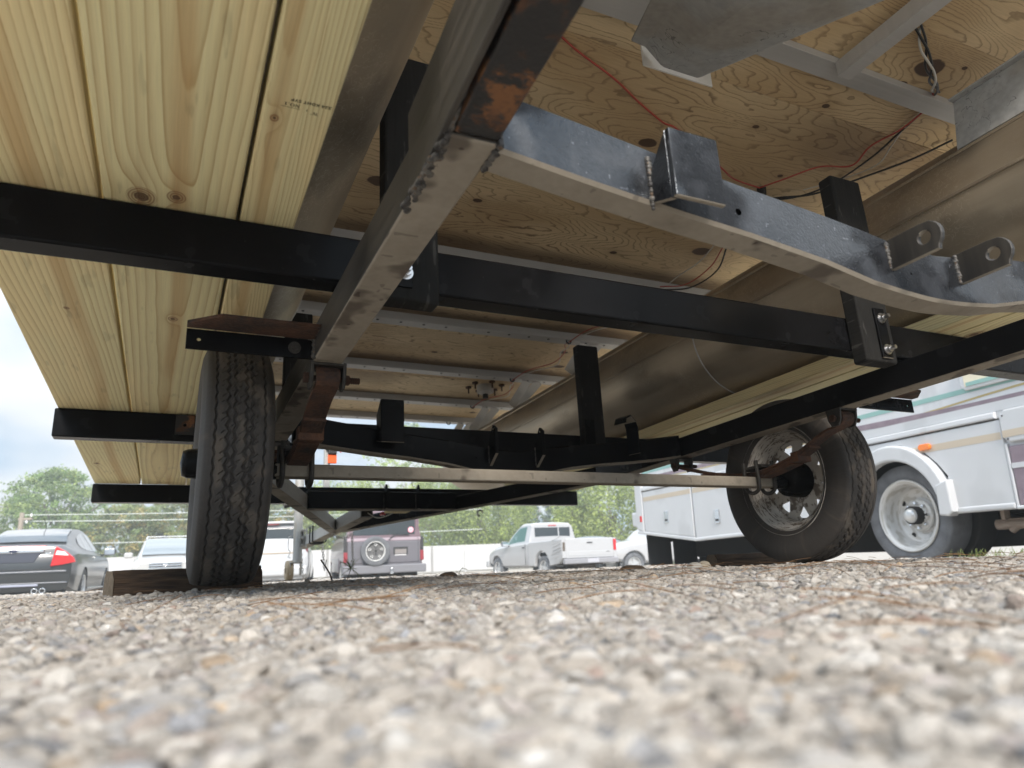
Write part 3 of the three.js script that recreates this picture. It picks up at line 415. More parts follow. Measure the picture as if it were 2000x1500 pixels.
// ------------------------------------------------------------------ pontoon boat on the bunks
const boat = onTrailer('pontoon_boat', 'underside of a pontoon boat with plywood deck, resting on the trailer', 'pontoon boat', new V3(0.924, 0.627, -2.4));
const DY = 1.17, CH = [-2.08, -2.69, -3.31, -3.88, -4.30];
{
  M.plyNear = std({ ...plyTex(4, [], 2048, 1024, 2.75, 1.222), bumpScale: 0.0005, roughness: 1 });
  M.plyBand = std({ ...plyTex(14, [[0.235, 1]], 1536, 768, 2.75, 1.222), bumpScale: 0.0005, roughness: 1 });
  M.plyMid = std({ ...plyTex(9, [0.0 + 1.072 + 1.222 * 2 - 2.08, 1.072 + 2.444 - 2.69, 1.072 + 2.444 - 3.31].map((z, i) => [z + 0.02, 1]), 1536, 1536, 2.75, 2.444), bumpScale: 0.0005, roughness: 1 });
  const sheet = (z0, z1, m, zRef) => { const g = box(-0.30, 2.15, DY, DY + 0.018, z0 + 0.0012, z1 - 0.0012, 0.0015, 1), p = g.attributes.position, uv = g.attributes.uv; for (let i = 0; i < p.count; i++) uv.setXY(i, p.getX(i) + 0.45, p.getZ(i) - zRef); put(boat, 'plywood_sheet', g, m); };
  sheet(-1.072, -0.42, M.plyNear, -1.072 + 0.31); sheet(-2.294, -1.072, M.plyBand, -2.294); sheet(-3.516, -2.294, M.plyMid, -3.516); sheet(-4.37, -3.516, M.plyMid, -4.738);
}
// pontoons
for (const s of [0, 1]) {
  const cx = s ? 1.771 : 0.077, r = 0.2, cy = 0.8275, st = [[-0.35, 1, 0], [-3.9, 1, 0], [-4.1, 0.975, 0.004], [-4.3, 0.88, 0.02], [-4.48, 0.70, 0.05], [-4.62, 0.42, 0.085], [-4.70, 0.12, 0.11]], N = 72;
  const pos = [], uv = [], idx = []; st.forEach(([z, k, up], j) => { for (let i = 0; i <= N; i++) { const a = i / N * Math.PI * 2; pos.push(cx + Math.sin(a) * r * k, cy + up + Math.cos(a) * r * k, z); uv.push(a * r, z); if (j < st.length - 1 && i < N) { const q = j * (N + 1) + i; idx.push(q, q + 1, q + N + 1, q + 1, q + N + 2, q + N + 1); } } });
  const g = new THREE.BufferGeometry(); g.setAttribute('position', new THREE.Float32BufferAttribute(pos, 3)); g.setAttribute('uv', new THREE.Float32BufferAttribute(uv, 2)); g.setIndex(idx); g.computeVertexNormals();
  const cap = new THREE.CircleGeometry(r, N); cap.translate(cx, cy, -0.35); const p = put(boat, 'pontoon', merge([g, boxUV(cap)]), M.pontoon, s ? 'right dull aluminium pontoon log' : 'left dull aluminium pontoon log'); p.org = boat.org;
  for (const z of [-1.80, -3.55]) { const w = new THREE.TorusGeometry(r + 0.0005, 0.0026, 6, 90); w.translate(cx, cy, z); put(p, 'weld_ring', clean(w), M.alu); }
  put(p, 'rub_ridge', merge([-0.30, 0.30].map((a) => box(cx + Math.sin((s ? -1 : 1) * (1.25 + a)) * (r + 0.001) - 0.003, cx + Math.sin((s ? -1 : 1) * (1.25 + a)) * (r + 0.001) + 0.003, cy + Math.cos(1.25 + a) * (r + 0.001) - 0.004, cy + Math.cos(1.25 + a) * (r + 0.001) + 0.004, -3.9, -0.36, 0.002))), M.pontoon);
  // riser brackets between log and deck
  const ix = s ? -1 : 1, rp = (z0, z1) => { const f = plate([[0, 0], [z1 - z0, 0], [z1 - z0 - 0.004, 0.128], [0.012, 0.128]], null, 0.005, 0.001); f.rotateY(-Math.PI / 2); f.rotateZ(ix * 0.10); f.translate(cx + ix * 0.155, 0.955, z0); return merge([f, box(cx + ix * 0.14 - 0.02, cx + ix * 0.14 + 0.02, 1.083, 1.088, z0 + 0.01, z1, 0.001)]); };
  put(boat, 'pontoon_bracket', rp(-0.855, -0.42), M.galv);
  for (const z of CH.slice(1)) { const tb = [[cx + ix * 0.05, 1.135], [cx + ix * 0.155, 0.985]]; put(boat, 'bracket_tab', bar([tb[0][0], tb[0][1], z - 0.03], [tb[1][0] + ix * 0.0, tb[1][1] + 0.0, z - 0.03], 0.045, 0.004, 0.001, new V3(0, 0, 1)), M.whiteMetal); put(boat, 'bracket_tab', bar([cx - ix * 0.02, 1.137, z - 0.03], [cx + ix * 0.085, 1.005, z - 0.12], 0.045, 0.004, 0.001, new V3(0, 0, 1)), M.whiteMetal); }
}
// deck channels: web towards the stern, bright flange underneath with bolt slots
for (const z of CH) {
  const web = box(-0.28, 2.13, 1.136, 1.169, z - 0.004, z, 0.001), ch = put(boat, 'deck_channel', merge([web, box(-0.28, 2.13, 1.1345, 1.138, z - 0.060, z - 0.001, 0.001), box(-0.28, 2.13, 1.1345, 1.149, z - 0.062, z - 0.058, 0.001)]), M.alu); ch.org = boat.org;
  const holes = []; for (let k = 0; k < 17; k++) if (k % 5 !== 3) { const g = cyl([0.32 + k * 0.1, 1.1325, z - 0.022], [0.32 + k * 0.1, 1.1342, z - 0.022], 0.006, 0.006, 10); holes.push(g); } put(ch, 'bolt_slots', merge(holes), M.wireBlack).userData.kind = 'stuff';
  if (z > -4.4) put(ch, 'wire_clip', (() => { const g = new THREE.TorusGeometry(0.012, 0.0035, 8, 18); g.translate(1.62, 1.130, z - 0.01); return clean(g); })(), M.wireBlack);
}
put(boat, 'deck_channel', merge([box(-0.42, 0.83, 1.150, 1.169, -0.985, -0.91, 0.001), box(1.02, 1.90, 1.150, 1.169, -0.955, -0.905, 0.001)]), M.alu, 'flat aluminium strip across the stern');
put(boat, 'edge_angle', merge([box(1.318, 1.356, 1.112, 1.118, -0.905, -0.42, 0.001), box(1.318, 1.323, 1.118, 1.150, -0.905, -0.42, 0.001)]), M.alu, 'thin bare aluminium angle running forward');
{ // motor pod: a tapered hat-section of galvanised sheet
  const sec = (c, k) => [[-0.115, 0.040], [-0.083, 0.036], [-0.050, 0.004], [-0.041, 0.0], [0.041, 0.0], [0.050, 0.004], [0.066, 0.034], [0.088, 0.038]].map(([x, y]) => [c[0] + x * k, c[1] + y * k]);
  const F = [0.872, 1.003, -0.93], N = [0.808, 0.78, -0.42], a = sec(F, 1), b = sec(N, 2.25), pos = [], n = a.length;
  const quad = (p, q, r, s) => pos.push(...p, ...q, ...r, ...p, ...r, ...s);
  for (let i = 0; i < n - 1; i++) { const p = [...a[i], F[2]], q = [...a[i + 1], F[2]], r = [...b[i + 1], N[2]], s = [...b[i], N[2]], up = (v) => [v[0], v[1] + 0.004, v[2]]; quad(p, q, r, s); quad(up(s), up(r), up(q), up(p)); quad(q, p, up(p), up(q)); }
  const g = new THREE.BufferGeometry(); g.setAttribute('position', new THREE.Float32BufferAttribute(pos, 3)); g.computeVertexNormals(); const pod = put(boat, 'motor_pod', boxUV(g), M.galv, 'tapered grey sheet-metal motor pod under the stern'); pod.org = boat.org;
  put(pod, 'end_plate', box(0.790, 0.965, 1.006, 1.062, -0.946, -0.942, 0.001), M.whiteMetal); put(pod, 'bolt', merge([cyl([0.777, 1.006, -0.79], [0.779, 1.001, -0.79], 0.012, 0.012, 20), cyl([0.778, 1.003, -0.79], [0.774, 0.992, -0.787], 0.007, 0.007, 6)]), M.zinc);
}
// wiring stapled and hanging under the deck
const wire = (pts, m, r = 0.0022) => put(boat, 'wire', tube(pts.map(([x, z, y = 1.163]) => [x, y, z]), r, pts.length * 10, 6), m);
wire([[0.60, -1.05], [0.683, -1.08], [0.752, -1.11], [0.873, -1.15, 1.158], [0.983, -1.205], [1.085, -1.247], [1.127, -1.253], [1.25, -1.30], [1.367, -1.346, 1.15], [1.45, -1.385, 1.158], [1.561, -1.40]], M.wireRed, 0.0026);
wire([[1.561, -1.397], [1.586, -1.329, 1.156], [1.647, -1.249], [1.715, -1.195, 1.15], [1.705, -1.12], [1.706, -1.024, 1.155], [1.696, -0.928], [1.66, -0.90]], M.wireRed, 0.0026);
wire([[1.62, -1.46], [1.699, -1.377, 1.15], [1.76, -1.293], [1.739, -1.148, 1.152], [1.726, -1.04], [1.698, -0.927]], M.wireBlack, 0.003);
wire([[1.60, -1.47], [1.659, -1.423], [1.734, -1.348, 1.15], [1.831, -1.223], [1.866, -1.113, 1.155], [1.904, -1.013]], M.wireBlack, 0.0034);
wire([[1.70, -1.36], [1.764, -1.277], [1.787, -1.169, 1.152], [1.763, -1.1], [1.719, -1.019], [1.69, -0.92]], M.wireWhite, 0.0018);
for (const k of [0, 1, 2]) wire(Array.from({ length: 9 }, (_, i) => { const t = i / 8; return [1.417 + 0.251 * t + 0.010 * Math.sin(t * 9 + k * 2.1), -0.762 - 0.135 * t + 0.006 * Math.cos(t * 9 + k * 2.1), 1.163 - 0.03 * Math.sin(t * 3.14)]; }), k === 1 ? M.wireWhite : M.wireBlack, 0.003);
wire([[1.695, -2.104, 1.13], [1.699, -1.994, 1.15], [1.718, -1.895], [1.694, -1.794], [1.66, -1.7]], M.wireWhite, 0.002);
wire([[1.66, -2.05, 1.13], [1.73, -1.98, 1.12], [1.75, -1.86, 1.14], [1.72, -1.75]], M.wireRed, 0.0024); wire([[1.66, -2.06, 1.12], [1.75, -1.98, 1.11], [1.78, -1.86, 1.13], [1.73, -1.74]], M.wireBlack, 0.003);
for (let i = 0; i < 3; i++) { const a = CH[i + 1], b = CH[i], m = (a + b) / 2; wire([[1.62, a - 0.01, 1.125], [1.66, a + 0.10, 1.150], [1.70, m, 1.13], [1.70, m + 0.12, 1.145], [1.64, b - 0.08, 1.140], [1.62, b - 0.01, 1.125]], M.wireRed, 0.0024); wire([[1.62, a - 0.01, 1.128], [1.68, a + 0.12, 1.140], [1.72, m, 1.12], [1.69, m + 0.10, 1.15], [1.66, b - 0.09, 1.13], [1.625, b - 0.01, 1.125]], M.wireWhite, 0.0024); }
{ const d = put(boat, 'deck_drain', merge([cyl([1.575, 1.128, -3.585], [1.575, 1.169, -3.585], 0.048, 0.048, 32), cyl([1.575, 1.118, -3.585], [1.575, 1.13, -3.585], 0.028, 0.036, 24)]), flat(0.42, 0.40, 0.37, 0.6)); d.org = boat.org; put(d, 'drain_stem', cyl([1.575, 1.095, -3.585], [1.575, 1.12, -3.585], 0.016, 0.016, 16), M.wireBlack);
  for (let k = 0; k < 6; k++) { const a = k / 6 * 6.2832 + 0.5, x = 1.575 + Math.cos(a) * 0.095, z = -3.585 + Math.sin(a) * 0.095; put(boat, 'screw', merge([cyl([x, 1.130, z], [x, 1.169, z], 0.0045, 0.0045, 8), cyl([x, 1.160, z], [x, 1.168, z], 0.017, 0.017, 12)]), M.rust); } }
put(boat, 'cable_gland', merge([cyl([1.575, 1.145, -1.407], [1.575, 1.169, -1.407], 0.012, 0.014, 16), cyl([1.59, 1.15, -1.42], [1.62, 1.15, -1.45], 0.009, 0.009, 12)]), M.wireBlack);
// ------------------------------------------------------------------ ground: gravel lot that falls away gently on all sides
function groundY(x, z) {
  const r = Math.hypot(x, z); let d = 0.030 * sst(1.9, 3.2, r) + 0.040 * sst(3, 6, r) + 0.50 * sst(6, 20, r) + 0.09 * sst(1.9, 2.9, x) * sst(-2.6, -4.2, z);
  return -d + (r < 12 ? 0.010 * (fbm(x * 1.7 + 40, z * 1.7 + 40, 3) - 0.5) * sst(0.15, 0.6, r) + 0.003 * (fbm(x * 9 + 9, z * 9, 2) - 0.5) : 0);
}
{
  const radii = [0]; let r = 0.03; while (r < 190) { radii.push(r); r *= 1.06; } const A = 220, pos = [], idx = [], uv = [];
  radii.forEach((q, j) => { for (let i = 0; i <= A; i++) { const a = i / A * Math.PI * 2, x = Math.sin(a) * q, z = Math.cos(a) * q; pos.push(x, groundY(x, z) - 0.004, z); uv.push(x, z); if (j && i < A) { const k = (j - 1) * (A + 1) + i; idx.push(k, k + A + 1, k + 1, k + 1, k + A + 1, k + A + 2); } } });
  const g = new THREE.BufferGeometry(); g.setAttribute('position', new THREE.Float32BufferAttribute(pos, 3)); g.setAttribute('uv', new THREE.Float32BufferAttribute(uv, 2)); g.setIndex(idx); g.computeVertexNormals();
  M.dirt = std({ ...maps(1024, 1024, (u, v) => { const n = fbm(u * 10, v * 10, 6, 10, 10), f = fbm(u * 120, v * 120, 3, 120, 120), c = mix3([0.27, 0.245, 0.21], [0.42, 0.385, 0.34], clamp(n * 0.7 + f * 0.6 - 0.15)); return [c[0], c[1], c[2], 0.95, 0.6 * f + 0.4 * n]; }, 1.4), bumpScale: 0.006, roughness: 1 });
  structure('ground', g, M.dirt);
}
{ // loose crushed stone, past counting
  const gravel = new THREE.Group(); gravel.name = 'gravel'; gravel.userData.kind = 'stuff'; gravel.userData.label = 'dusty crushed-stone gravel covering the lot'; scene.add(gravel);
  const stoneGeo = (seed, det) => { const g = mergeVertices(new THREE.IcosahedronGeometry(1, det).deleteAttribute('uv').deleteAttribute('normal')), p = g.attributes.position, r = rng(seed), pl = Array.from({ length: 15 }, () => [new V3(r() - 0.5, r() - 0.5, r() - 0.5).normalize(), 0.50 + 0.34 * r()]); const v = new V3(); for (let i = 0; i < p.count; i++) { v.fromBufferAttribute(p, i); let k = 1; for (const [n, d] of pl) { const q = v.dot(n); if (q > d * 1) k = Math.min(k, d / q); } v.multiplyScalar(k * (1 + 0.12 * (fbm(v.x * 2.5 + seed, v.y * 2.5 + v.z * 2, 2) - 0.5))); p.setXYZ(i, v.x, v.y * 0.85, v.z); } const h = toCreasedNormals(g, 0.32), hp = h.attributes.position, uv = new Float32Array(hp.count * 2); for (let i = 0; i < hp.count; i++) { uv[i * 2] = hp.getX(i) * 0.21 + hp.getY(i) * 0.13; uv[i * 2 + 1] = hp.getZ(i) * 0.21 + hp.getY(i) * 0.17; } h.setAttribute('uv', new THREE.BufferAttribute(uv, 2)); return h; };
  M.stone = std({ color: 0xffffff, roughness: 0.92, ...(() => { const m = maps(512, 512, (u, v) => { const n = fbm(u * 8, v * 8, 4, 8, 8), f = fbm(u * 50, v * 50, 2, 50, 50), b = 0.86 + 0.55 * (n - 0.5) + 0.40 * (f - 0.5); return [b, b * 0.99, b * 0.97, 0.92, f]; }, 1); return { map: m.map, bumpMap: m.bumpMap, bumpScale: 0.0012 }; })() });
  const R = rng(101), col = new THREE.Color(), PAL = [[0.52, 0.465, 0.405], [0.46, 0.405, 0.345], [0.60, 0.56, 0.51], [0.40, 0.35, 0.295], [0.56, 0.525, 0.485], [0.70, 0.68, 0.65], [0.16, 0.18, 0.22], [0.27, 0.29, 0.33], [0.11, 0.10, 0.10], [0.30, 0.19, 0.15], [0.48, 0.33, 0.19], [0.42, 0.37, 0.36]], WT = [20, 17, 13, 14, 9, 6, 5, 7, 3.5, 3.5, 2.5, 5], SW = WT.reduce((a, b) => a + b);
  const pick = () => { let t = R() * SW; for (let i = 0; i < WT.length; i++) if ((t -= WT[i]) < 0) return PAL[i]; return PAL[0]; };
  // [inner, outer radius, half angle, count, mean size, detail]
  const tiers = [[0.06, 0.42, 1.15, 6400, 0.0062, 2], [0.05, 0.45, 1.2, 52000, 0.0021, 1], [0.40, 1.3, 1.05, 30000, 0.0066, 1], [0.40, 1.3, 1.0, 90000, 0.0029, 1], [1.25, 3.0, 1.0, 70000, 0.0074, 1], [1.25, 3.0, 0.95, 80000, 0.0036, 0], [2.9, 7.0, 0.95, 40000, 0.014, 0], [0.5, 3.2, 3.14, 16000, 0.012, 0], [0.6, 2.8, 0.9, 420, 0.0125, 2]];
  const m4 = new THREE.Matrix4(), q = new THREE.Quaternion(), e = new THREE.Euler(), s = new V3(), p = new V3();
  tiers.forEach(([r0, r1, ha, n, size, det], ti) => {
    const per = 4, meshes = [];
    for (let k = 0; k < per; k++) { const im = new THREE.InstancedMesh(stoneGeo(11 + k * 7 + ti * 31, det), M.stone, Math.ceil(n / per)); im.name = 'stones'; im.userData.kind = 'stuff'; im.castShadow = im.receiveShadow = true; meshes.push(im); gravel.add(im); }
    for (let i = 0; i < n; i++) {
      const im = meshes[i % per], j = Math.floor(i / per), rr = Math.sqrt(r0 * r0 + (r1 * r1 - r0 * r0) * R()), a = (ha > 3 ? 1.0 + R() * 4.28 : (R() * 2 - 1) * ha), x = Math.sin(a) * rr, z = -Math.cos(a) * rr;
      let d = size * (0.55 + 0.9 * R() * R() + 0.25 * R()); if (ti === 0 && R() < 0.10) d *= 1.5; d = Math.min(d, 0.004 + 0.045 * rr);
      e.set((R() - 0.5) * 0.9, R() * 6.28, (R() - 0.5) * 0.9); q.setFromEuler(e); s.set(d * (0.8 + 0.5 * R()), d * (0.55 + 0.35 * R()), d * (0.8 + 0.5 * R()));
      p.set(x, groundY(x, z) - 0.004 + s.y * (-0.30 + 0.62 * R()), z); m4.compose(p, q, s); im.setMatrixAt(j, m4);
      const c = pick(), f = 0.64 + 0.30 * R(), du = 0.25 + 0.5 * R(); col.setRGB(mix(c[0], 0.50, du) * f, mix(c[1], 0.462, du) * f, mix(c[2], 0.415, du) * f); im.setColorAt(j, col);
    }
    meshes.forEach((im, k) => { im.count = Math.floor((n - 1 - k) / per) + 1; });
  });
}
{ // dry pine needles strewn over the stones
  const N = 260, im = new THREE.InstancedMesh(tube([[-0.5, 0, 0], [-0.2, 0.02, 0.03], [0.2, 0.02, 0.02], [0.5, 0, -0.05]], 0.0060, 8, 4), flat(0.6, 0.6, 0.6, 0.7), N), R = rng(55), m4 = new THREE.Matrix4(), q = new THREE.Quaternion(), c = new THREE.Color();
  im.name = 'pine_needles'; im.userData.kind = 'stuff'; im.userData.label = 'dry brown pine needles strewn over the gravel'; im.castShadow = im.receiveShadow = true; scene.add(im);
  for (let i = 0; i < N; i++) { const near = R() < 0.06, rr = near ? 0.25 + 0.4 * R() : 0.55 + 2.0 * Math.pow(R(), 0.75), a = -0.55 + 1.35 * Math.pow(R(), 0.75), x = Math.sin(a) * rr, z = -Math.cos(a) * rr, L = 0.03 + 0.075 * R(); q.setFromEuler(new THREE.Euler((R() - 0.5) * 0.3, R() * 6.28, (R() - 0.5) * 0.22)); m4.compose(new V3(x, groundY(x, z) + 0.006 + 0.006 * R(), z), q, new V3(L, 0.075, 0.075)); im.setMatrixAt(i, m4); const k = R(); c.setRGB(0.42 - 0.22 * k, 0.22 - 0.12 * k, 0.085 - 0.045 * k); im.setColorAt(i, c); }
}
function rock(seed, sx, sy, sz) { const g = mergeVertices(new THREE.IcosahedronGeometry(1, 3).deleteAttribute('uv').deleteAttribute('normal')), p = g.attributes.position, v = new V3(); for (let i = 0; i < p.count; i++) { v.fromBufferAttribute(p, i); const k = 0.78 + 0.42 * fbm(v.x * 1.7 + seed, v.y * 1.7 + v.z * 1.1 + seed, 3) + 0.1 * fbm(v.x * 6, v.z * 6 + v.y * 5, 2); p.setXYZ(i, v.x * k * sx, v.y * k * sy, v.z * k * sz); } return boxUV(toCreasedNormals(g, 0.6)); }
for (const [n, l, x, z, s, c, h] of [['stone', 'dark lump of stone beside the green sprout on the gravel crest', -0.247, -2.56, [0.030, 0.016, 0.024], [0.10, 0.08, 0.062], 0.004], ['stone', 'pale round stone at the edge of the right wheel chock', 0.568, -2.28, [0.018, 0.017, 0.017], [0.52, 0.46, 0.36], 0.006], ['stone', 'pale angular stone left of the round stone by the right chock', 0.532, -2.25, [0.022, 0.015, 0.016], [0.58, 0.56, 0.51], 0.004], ['stone', 'brown clod of dirt below the white pickup with the open view door', 0.38, -2.50, [0.05, 0.018, 0.03], [0.13, 0.10, 0.075], 0.0]]) {
  const o = part(scene, numbered(n), rock(x * 9, ...s), flat(...c, 0.95)); o.position.set(x, groundY(x, z) + h, z); tag(o, l.replace(' with the open view door', ' on the gravel crest'), 'stone');
}
// timber chocks behind the wheels
M.oldWood = std({ ...maps(T, T, (u, v) => { const st = fbm(u * 5, v * 70, 4, 5, 70), n = fbm(u * 4, v * 6, 4, 4, 6), c = mix3([0.022, 0.014, 0.010], [0.125, 0.078, 0.045], clamp(st * 1.3 - 0.2) * (0.6 + 0.5 * n)); return [c[0], c[1], c[2], 0.9, st]; }, 0.25), bumpScale: 0.003, roughness: 1 });
M.endGrain = std({ ...maps(256, 256, (u, v) => { const r = Math.hypot(u - 0.62, v - 0.62) * 24 + 1.4 * fbm(u * 4, v * 4, 3), t = r - Math.floor(r), k = sst(0.5, 0.9, t), n = fbm(u * 14, v * 14, 3), c = mix3([0.24, 0.185, 0.125], [0.075, 0.052, 0.034], k * 0.8); return [c[0] * (0.7 + 0.5 * n), c[1] * (0.7 + 0.5 * n), c[2] * (0.7 + 0.5 * n), 0.95, 1 - k]; }, 1), bumpScale: 0.002, roughness: 1 });
function chock(label, a, b, h, w) {
  const d = Math.hypot(b[0] - a[0], b[1] - a[1]), o = thing('wheel_chock', label, 'wheel chock', [(a[0] + b[0]) / 2, groundY(...a) - 0.012, (a[1] + b[1]) / 2], Math.atan2(-(b[1] - a[1]), b[0] - a[0]));
  const s = new THREE.Shape([[-w / 2, 0.012], [-w / 2 + 0.004, h * 0.75], [-w * 0.3, h], [w * 0.28, h * 0.98], [w / 2, h * 0.7], [w / 2, 0.008], [w * 0.3, 0], [-w * 0.35, 0]].map((p) => new THREE.Vector2(...p)));
  const g = new THREE.ExtrudeGeometry(s, { depth: d - 0.004, bevelEnabled: true, bevelThickness: 0.002, bevelSize: 0.003, bevelOffset: -0.003, bevelSegments: 2, steps: 30 }); g.rotateY(Math.PI / 2); g.translate(-d / 2 + 0.002, 0, 0);
  const p = g.attributes.position; for (let i = 0; i < p.count; i++) { const x = p.getX(i), y = p.getY(i), z = p.getZ(i); p.setXYZ(i, x, y + 0.004 * (fbm(x * 14, z * 30 + 3, 3) - 0.5), z + 0.005 * (fbm(x * 12 + 4, y * 40, 3) - 0.5)); }
  const b2 = boxUV(g), q = b2.attributes.position, uv = b2.attributes.uv; for (let i = 0; i < q.count; i++) uv.setXY(i, q.getX(i), q.getY(i) * 1.1 + q.getZ(i)); b2.computeVertexNormals(); part(o, 'timber', b2, M.oldWood);
  const e = new THREE.ShapeGeometry(s); const ep = e.attributes.position, eu = e.attributes.uv; for (let i = 0; i < ep.count; i++) eu.setXY(i, (ep.getX(i) + w / 2) / w, ep.getY(i) / h); e.rotateY(-Math.PI / 2); e.translate(-d / 2 - 0.001, 0, 0); part(o, 'end_grain', e, M.endGrain);
}
chock('weathered timber chock with end grain behind the left trailer wheel', [-0.870, -1.565], [-0.640, -1.80], 0.062, 0.066);
chock('dark timber chock behind the right trailer wheel', [0.665, -2.56], [0.92, -2.62], 0.058, 0.08);
// little plants and sticks on the crest of the gravel
M.sprig = flat(0.10, 0.135, 0.035, 0.7); M.twig = flat(0.05, 0.038, 0.03, 0.85); M.leaf = flat(0.10, 0.16, 0.035, 0.6, 0, { side: THREE.DoubleSide });
{
  const o = thing('pine_seedling', 'tiny pine seedling with green needle tuft in front of the maroon van', 'seedling', [-0.574, groundY(-0.574, -2.5), -2.5]), r = rng(9), nd = []; part(o, 'stem', tube([[-0.012, 0, 0], [-0.004, 0.022, 0], [0.002, 0.046, 0]], 0.0011, 10, 5), M.twig);
  for (let k = 0; k < 26; k++) { const a = r() * 6.28, up = k < 15 ? 0.5 + r() : -0.9 + 0.9 * r(), L = 0.018 + 0.018 * r(); nd.push(tube([[0.002, 0.042 + 0.006 * r(), 0], [0.002 + Math.cos(a) * L * 0.5, 0.046 + up * L * 0.5, Math.sin(a) * L * 0.5], [0.002 + Math.cos(a) * L, 0.046 + up * L * (up > 0 ? 0.9 : 1.1), Math.sin(a) * L]], 0.0007, 5, 4)); } part(o, 'needles', merge(nd), M.sprig);
  const t = part(scene, numbered('stick'), merge([tube([[0, 0, 0], [-0.012, 0.03, 0], [-0.030, 0.058, 0.002], [-0.040, 0.072, 0]], 0.0028, 14, 6), tube([[-0.026, 0.050, 0], [-0.021, 0.072, 0]], 0.0013, 6, 5)]), M.twig); t.position.set(-0.612, groundY(-0.612, -2.42) + 0.002, -2.42); tag(t, 'dark forked stick poking up left of the pine seedling', 'stick');
  const s = thing('sprout', 'small green sprout with two leaves on the gravel crest before the white fence', 'sprout', [-0.212, groundY(-0.212, -2.56), -2.56]); part(s, 'stem', tube([[0, 0, 0], [0.003, 0.018, 0], [0.012, 0.030, 0], [0.026, 0.028, 0]], 0.0009, 14, 5), M.sprig); for (const [x, y, a] of [[0.026, 0.028, -0.5], [-0.004, 0.020, 2.6], [0.012, 0.031, 0.7]]) { const g = new THREE.SphereGeometry(0.007, 10, 6); g.scale(1, 0.12, 0.45); g.rotateZ(a); g.translate(x, y, 0); part(s, 'leaf', g, M.leaf); }
  const G = thing('grass_tuft', 'patch of pale grass under the motorhome exhaust pipe', 'grass', [2.80, groundY(2.8, -4.25), -4.25]), bl = []; for (let k = 0; k < 260; k++) { const x = (r() - 0.5) * 0.5, z = (r() - 0.5) * 0.5, h = 0.05 + 0.09 * r(), a = r() * 6.28, b = 0.02 + 0.05 * r(); bl.push(tube([[x, 0, z], [x + Math.cos(a) * b * 0.4, h * 0.7, z + Math.sin(a) * b * 0.4], [x + Math.cos(a) * b, h, z + Math.sin(a) * b]], 0.0013, 4, 3)); } part(G, 'blades', merge(bl), flat(0.17, 0.21, 0.055, 0.7)).userData.kind = 'stuff';
}
// ------------------------------------------------------------------ vehicles (local: forward = -z, x to the right, origin on the ground under the rear axle)
const paint = (r, g, b, rough = 0.3) => phys({ color: new THREE.Color().setRGB(r, g, b), roughness: rough, metalness: 0.0, clearcoat: 0.6, clearcoatRoughness: 0.08 });
M.carGlass = phys({ color: new THREE.Color().setRGB(0.025, 0.032, 0.036), roughness: 0.05, clearcoat: 1, clearcoatRoughness: 0.03, ior: 1.6 });
M.seeGlass = phys({ color: new THREE.Color().setRGB(0.72, 0.86, 0.82), roughness: 0.03, transmission: 1, thickness: 0, ior: 1.45 });
M.tyreFar = flat(0.045, 0.045, 0.047, 0.85); M.tyreGrey = std({ ...maps(T, T, (u, v) => { const n = fbm(u * 6, v * 6, 5, 6, 6), f = fbm(u * 60, v * 60, 3, 60, 60), b = 0.075 + 0.085 * n + 0.03 * f; return [b, b * 1.04, b * 1.12, 0.9, f]; }, 0.5), bumpScale: 0.001, roughness: 1 });
M.alloy = flat(0.62, 0.63, 0.64, 0.32, 0.6); M.chrome = flat(0.72, 0.73, 0.75, 0.14, 1); M.trim = flat(0.03, 0.03, 0.032, 0.6); M.under = flat(0.018, 0.017, 0.016, 0.9); M.redLens = phys({ color: new THREE.Color().setRGB(0.58, 0.012, 0.018), roughness: 0.15, clearcoat: 1 }); M.whiteLens = flat(0.75, 0.74, 0.74, 0.2); M.amber = phys({ color: new THREE.Color().setRGB(0.85, 0.21, 0.02), roughness: 0.2, clearcoat: 1 });
function stationsOf(list) { const out = [], K = ['z', 'yb', 'yh', 'w', 'yt', 'wr'], S = list.map((s) => Object.fromEntries(K.map((k, i) => [k, s[i]]))); const cr = (a, b, c, d, t) => { const m = (c - a) * 0.5, n = (d - b) * 0.5; return (2 * t * t * t - 3 * t * t + 1) * b + (t * t * t - 2 * t * t + t) * m * 0.7 + (-2 * t * t * t + 3 * t * t) * c + (t * t * t - t * t) * n * 0.7; }; for (let i = 0; i < S.length - 1; i++) for (let j = 0; j < 5; j++) { const t = j / 5, o = {}; for (const k of K) o[k] = k === 'z' ? mix(S[i].z, S[i + 1].z, t) : cr(S[Math.max(0, i - 1)][k], S[i][k], S[i + 1][k], S[Math.min(S.length - 1, i + 2)][k], t); out.push(o); } out.push(S[S.length - 1]); return out; }
function at(S, z) { let i = 0; while (i < S.length - 2 && S[i + 1].z > z) i++; const a = S[i], b = S[i + 1], t = clamp((z - a.z) / (b.z - a.z)), o = {}; for (const k in a) o[k] = mix(a[k], b[k], t); return o; }
const lip = (s) => Math.min(0.07, (s.yt - s.yh) * 0.4);
function section(s) { const a = lip(s), h = s.yh - s.yb; return [[0, s.yb], [s.w - 0.13, s.yb], [s.w - 0.035, s.yb + Math.min(0.07, h * 0.2)], [s.w - 0.004, s.yb + h * 0.42], [s.w, s.yb + h * 0.66], [s.w - 0.014, s.yh - Math.min(0.05, h * 0.15)], [s.w - 0.05, s.yh], [s.wr + 0.025, s.yt - a], [s.wr - 0.04, s.yt - a * 0.22], [s.wr * 0.55, s.yt], [0, s.yt + 0.006]]; }
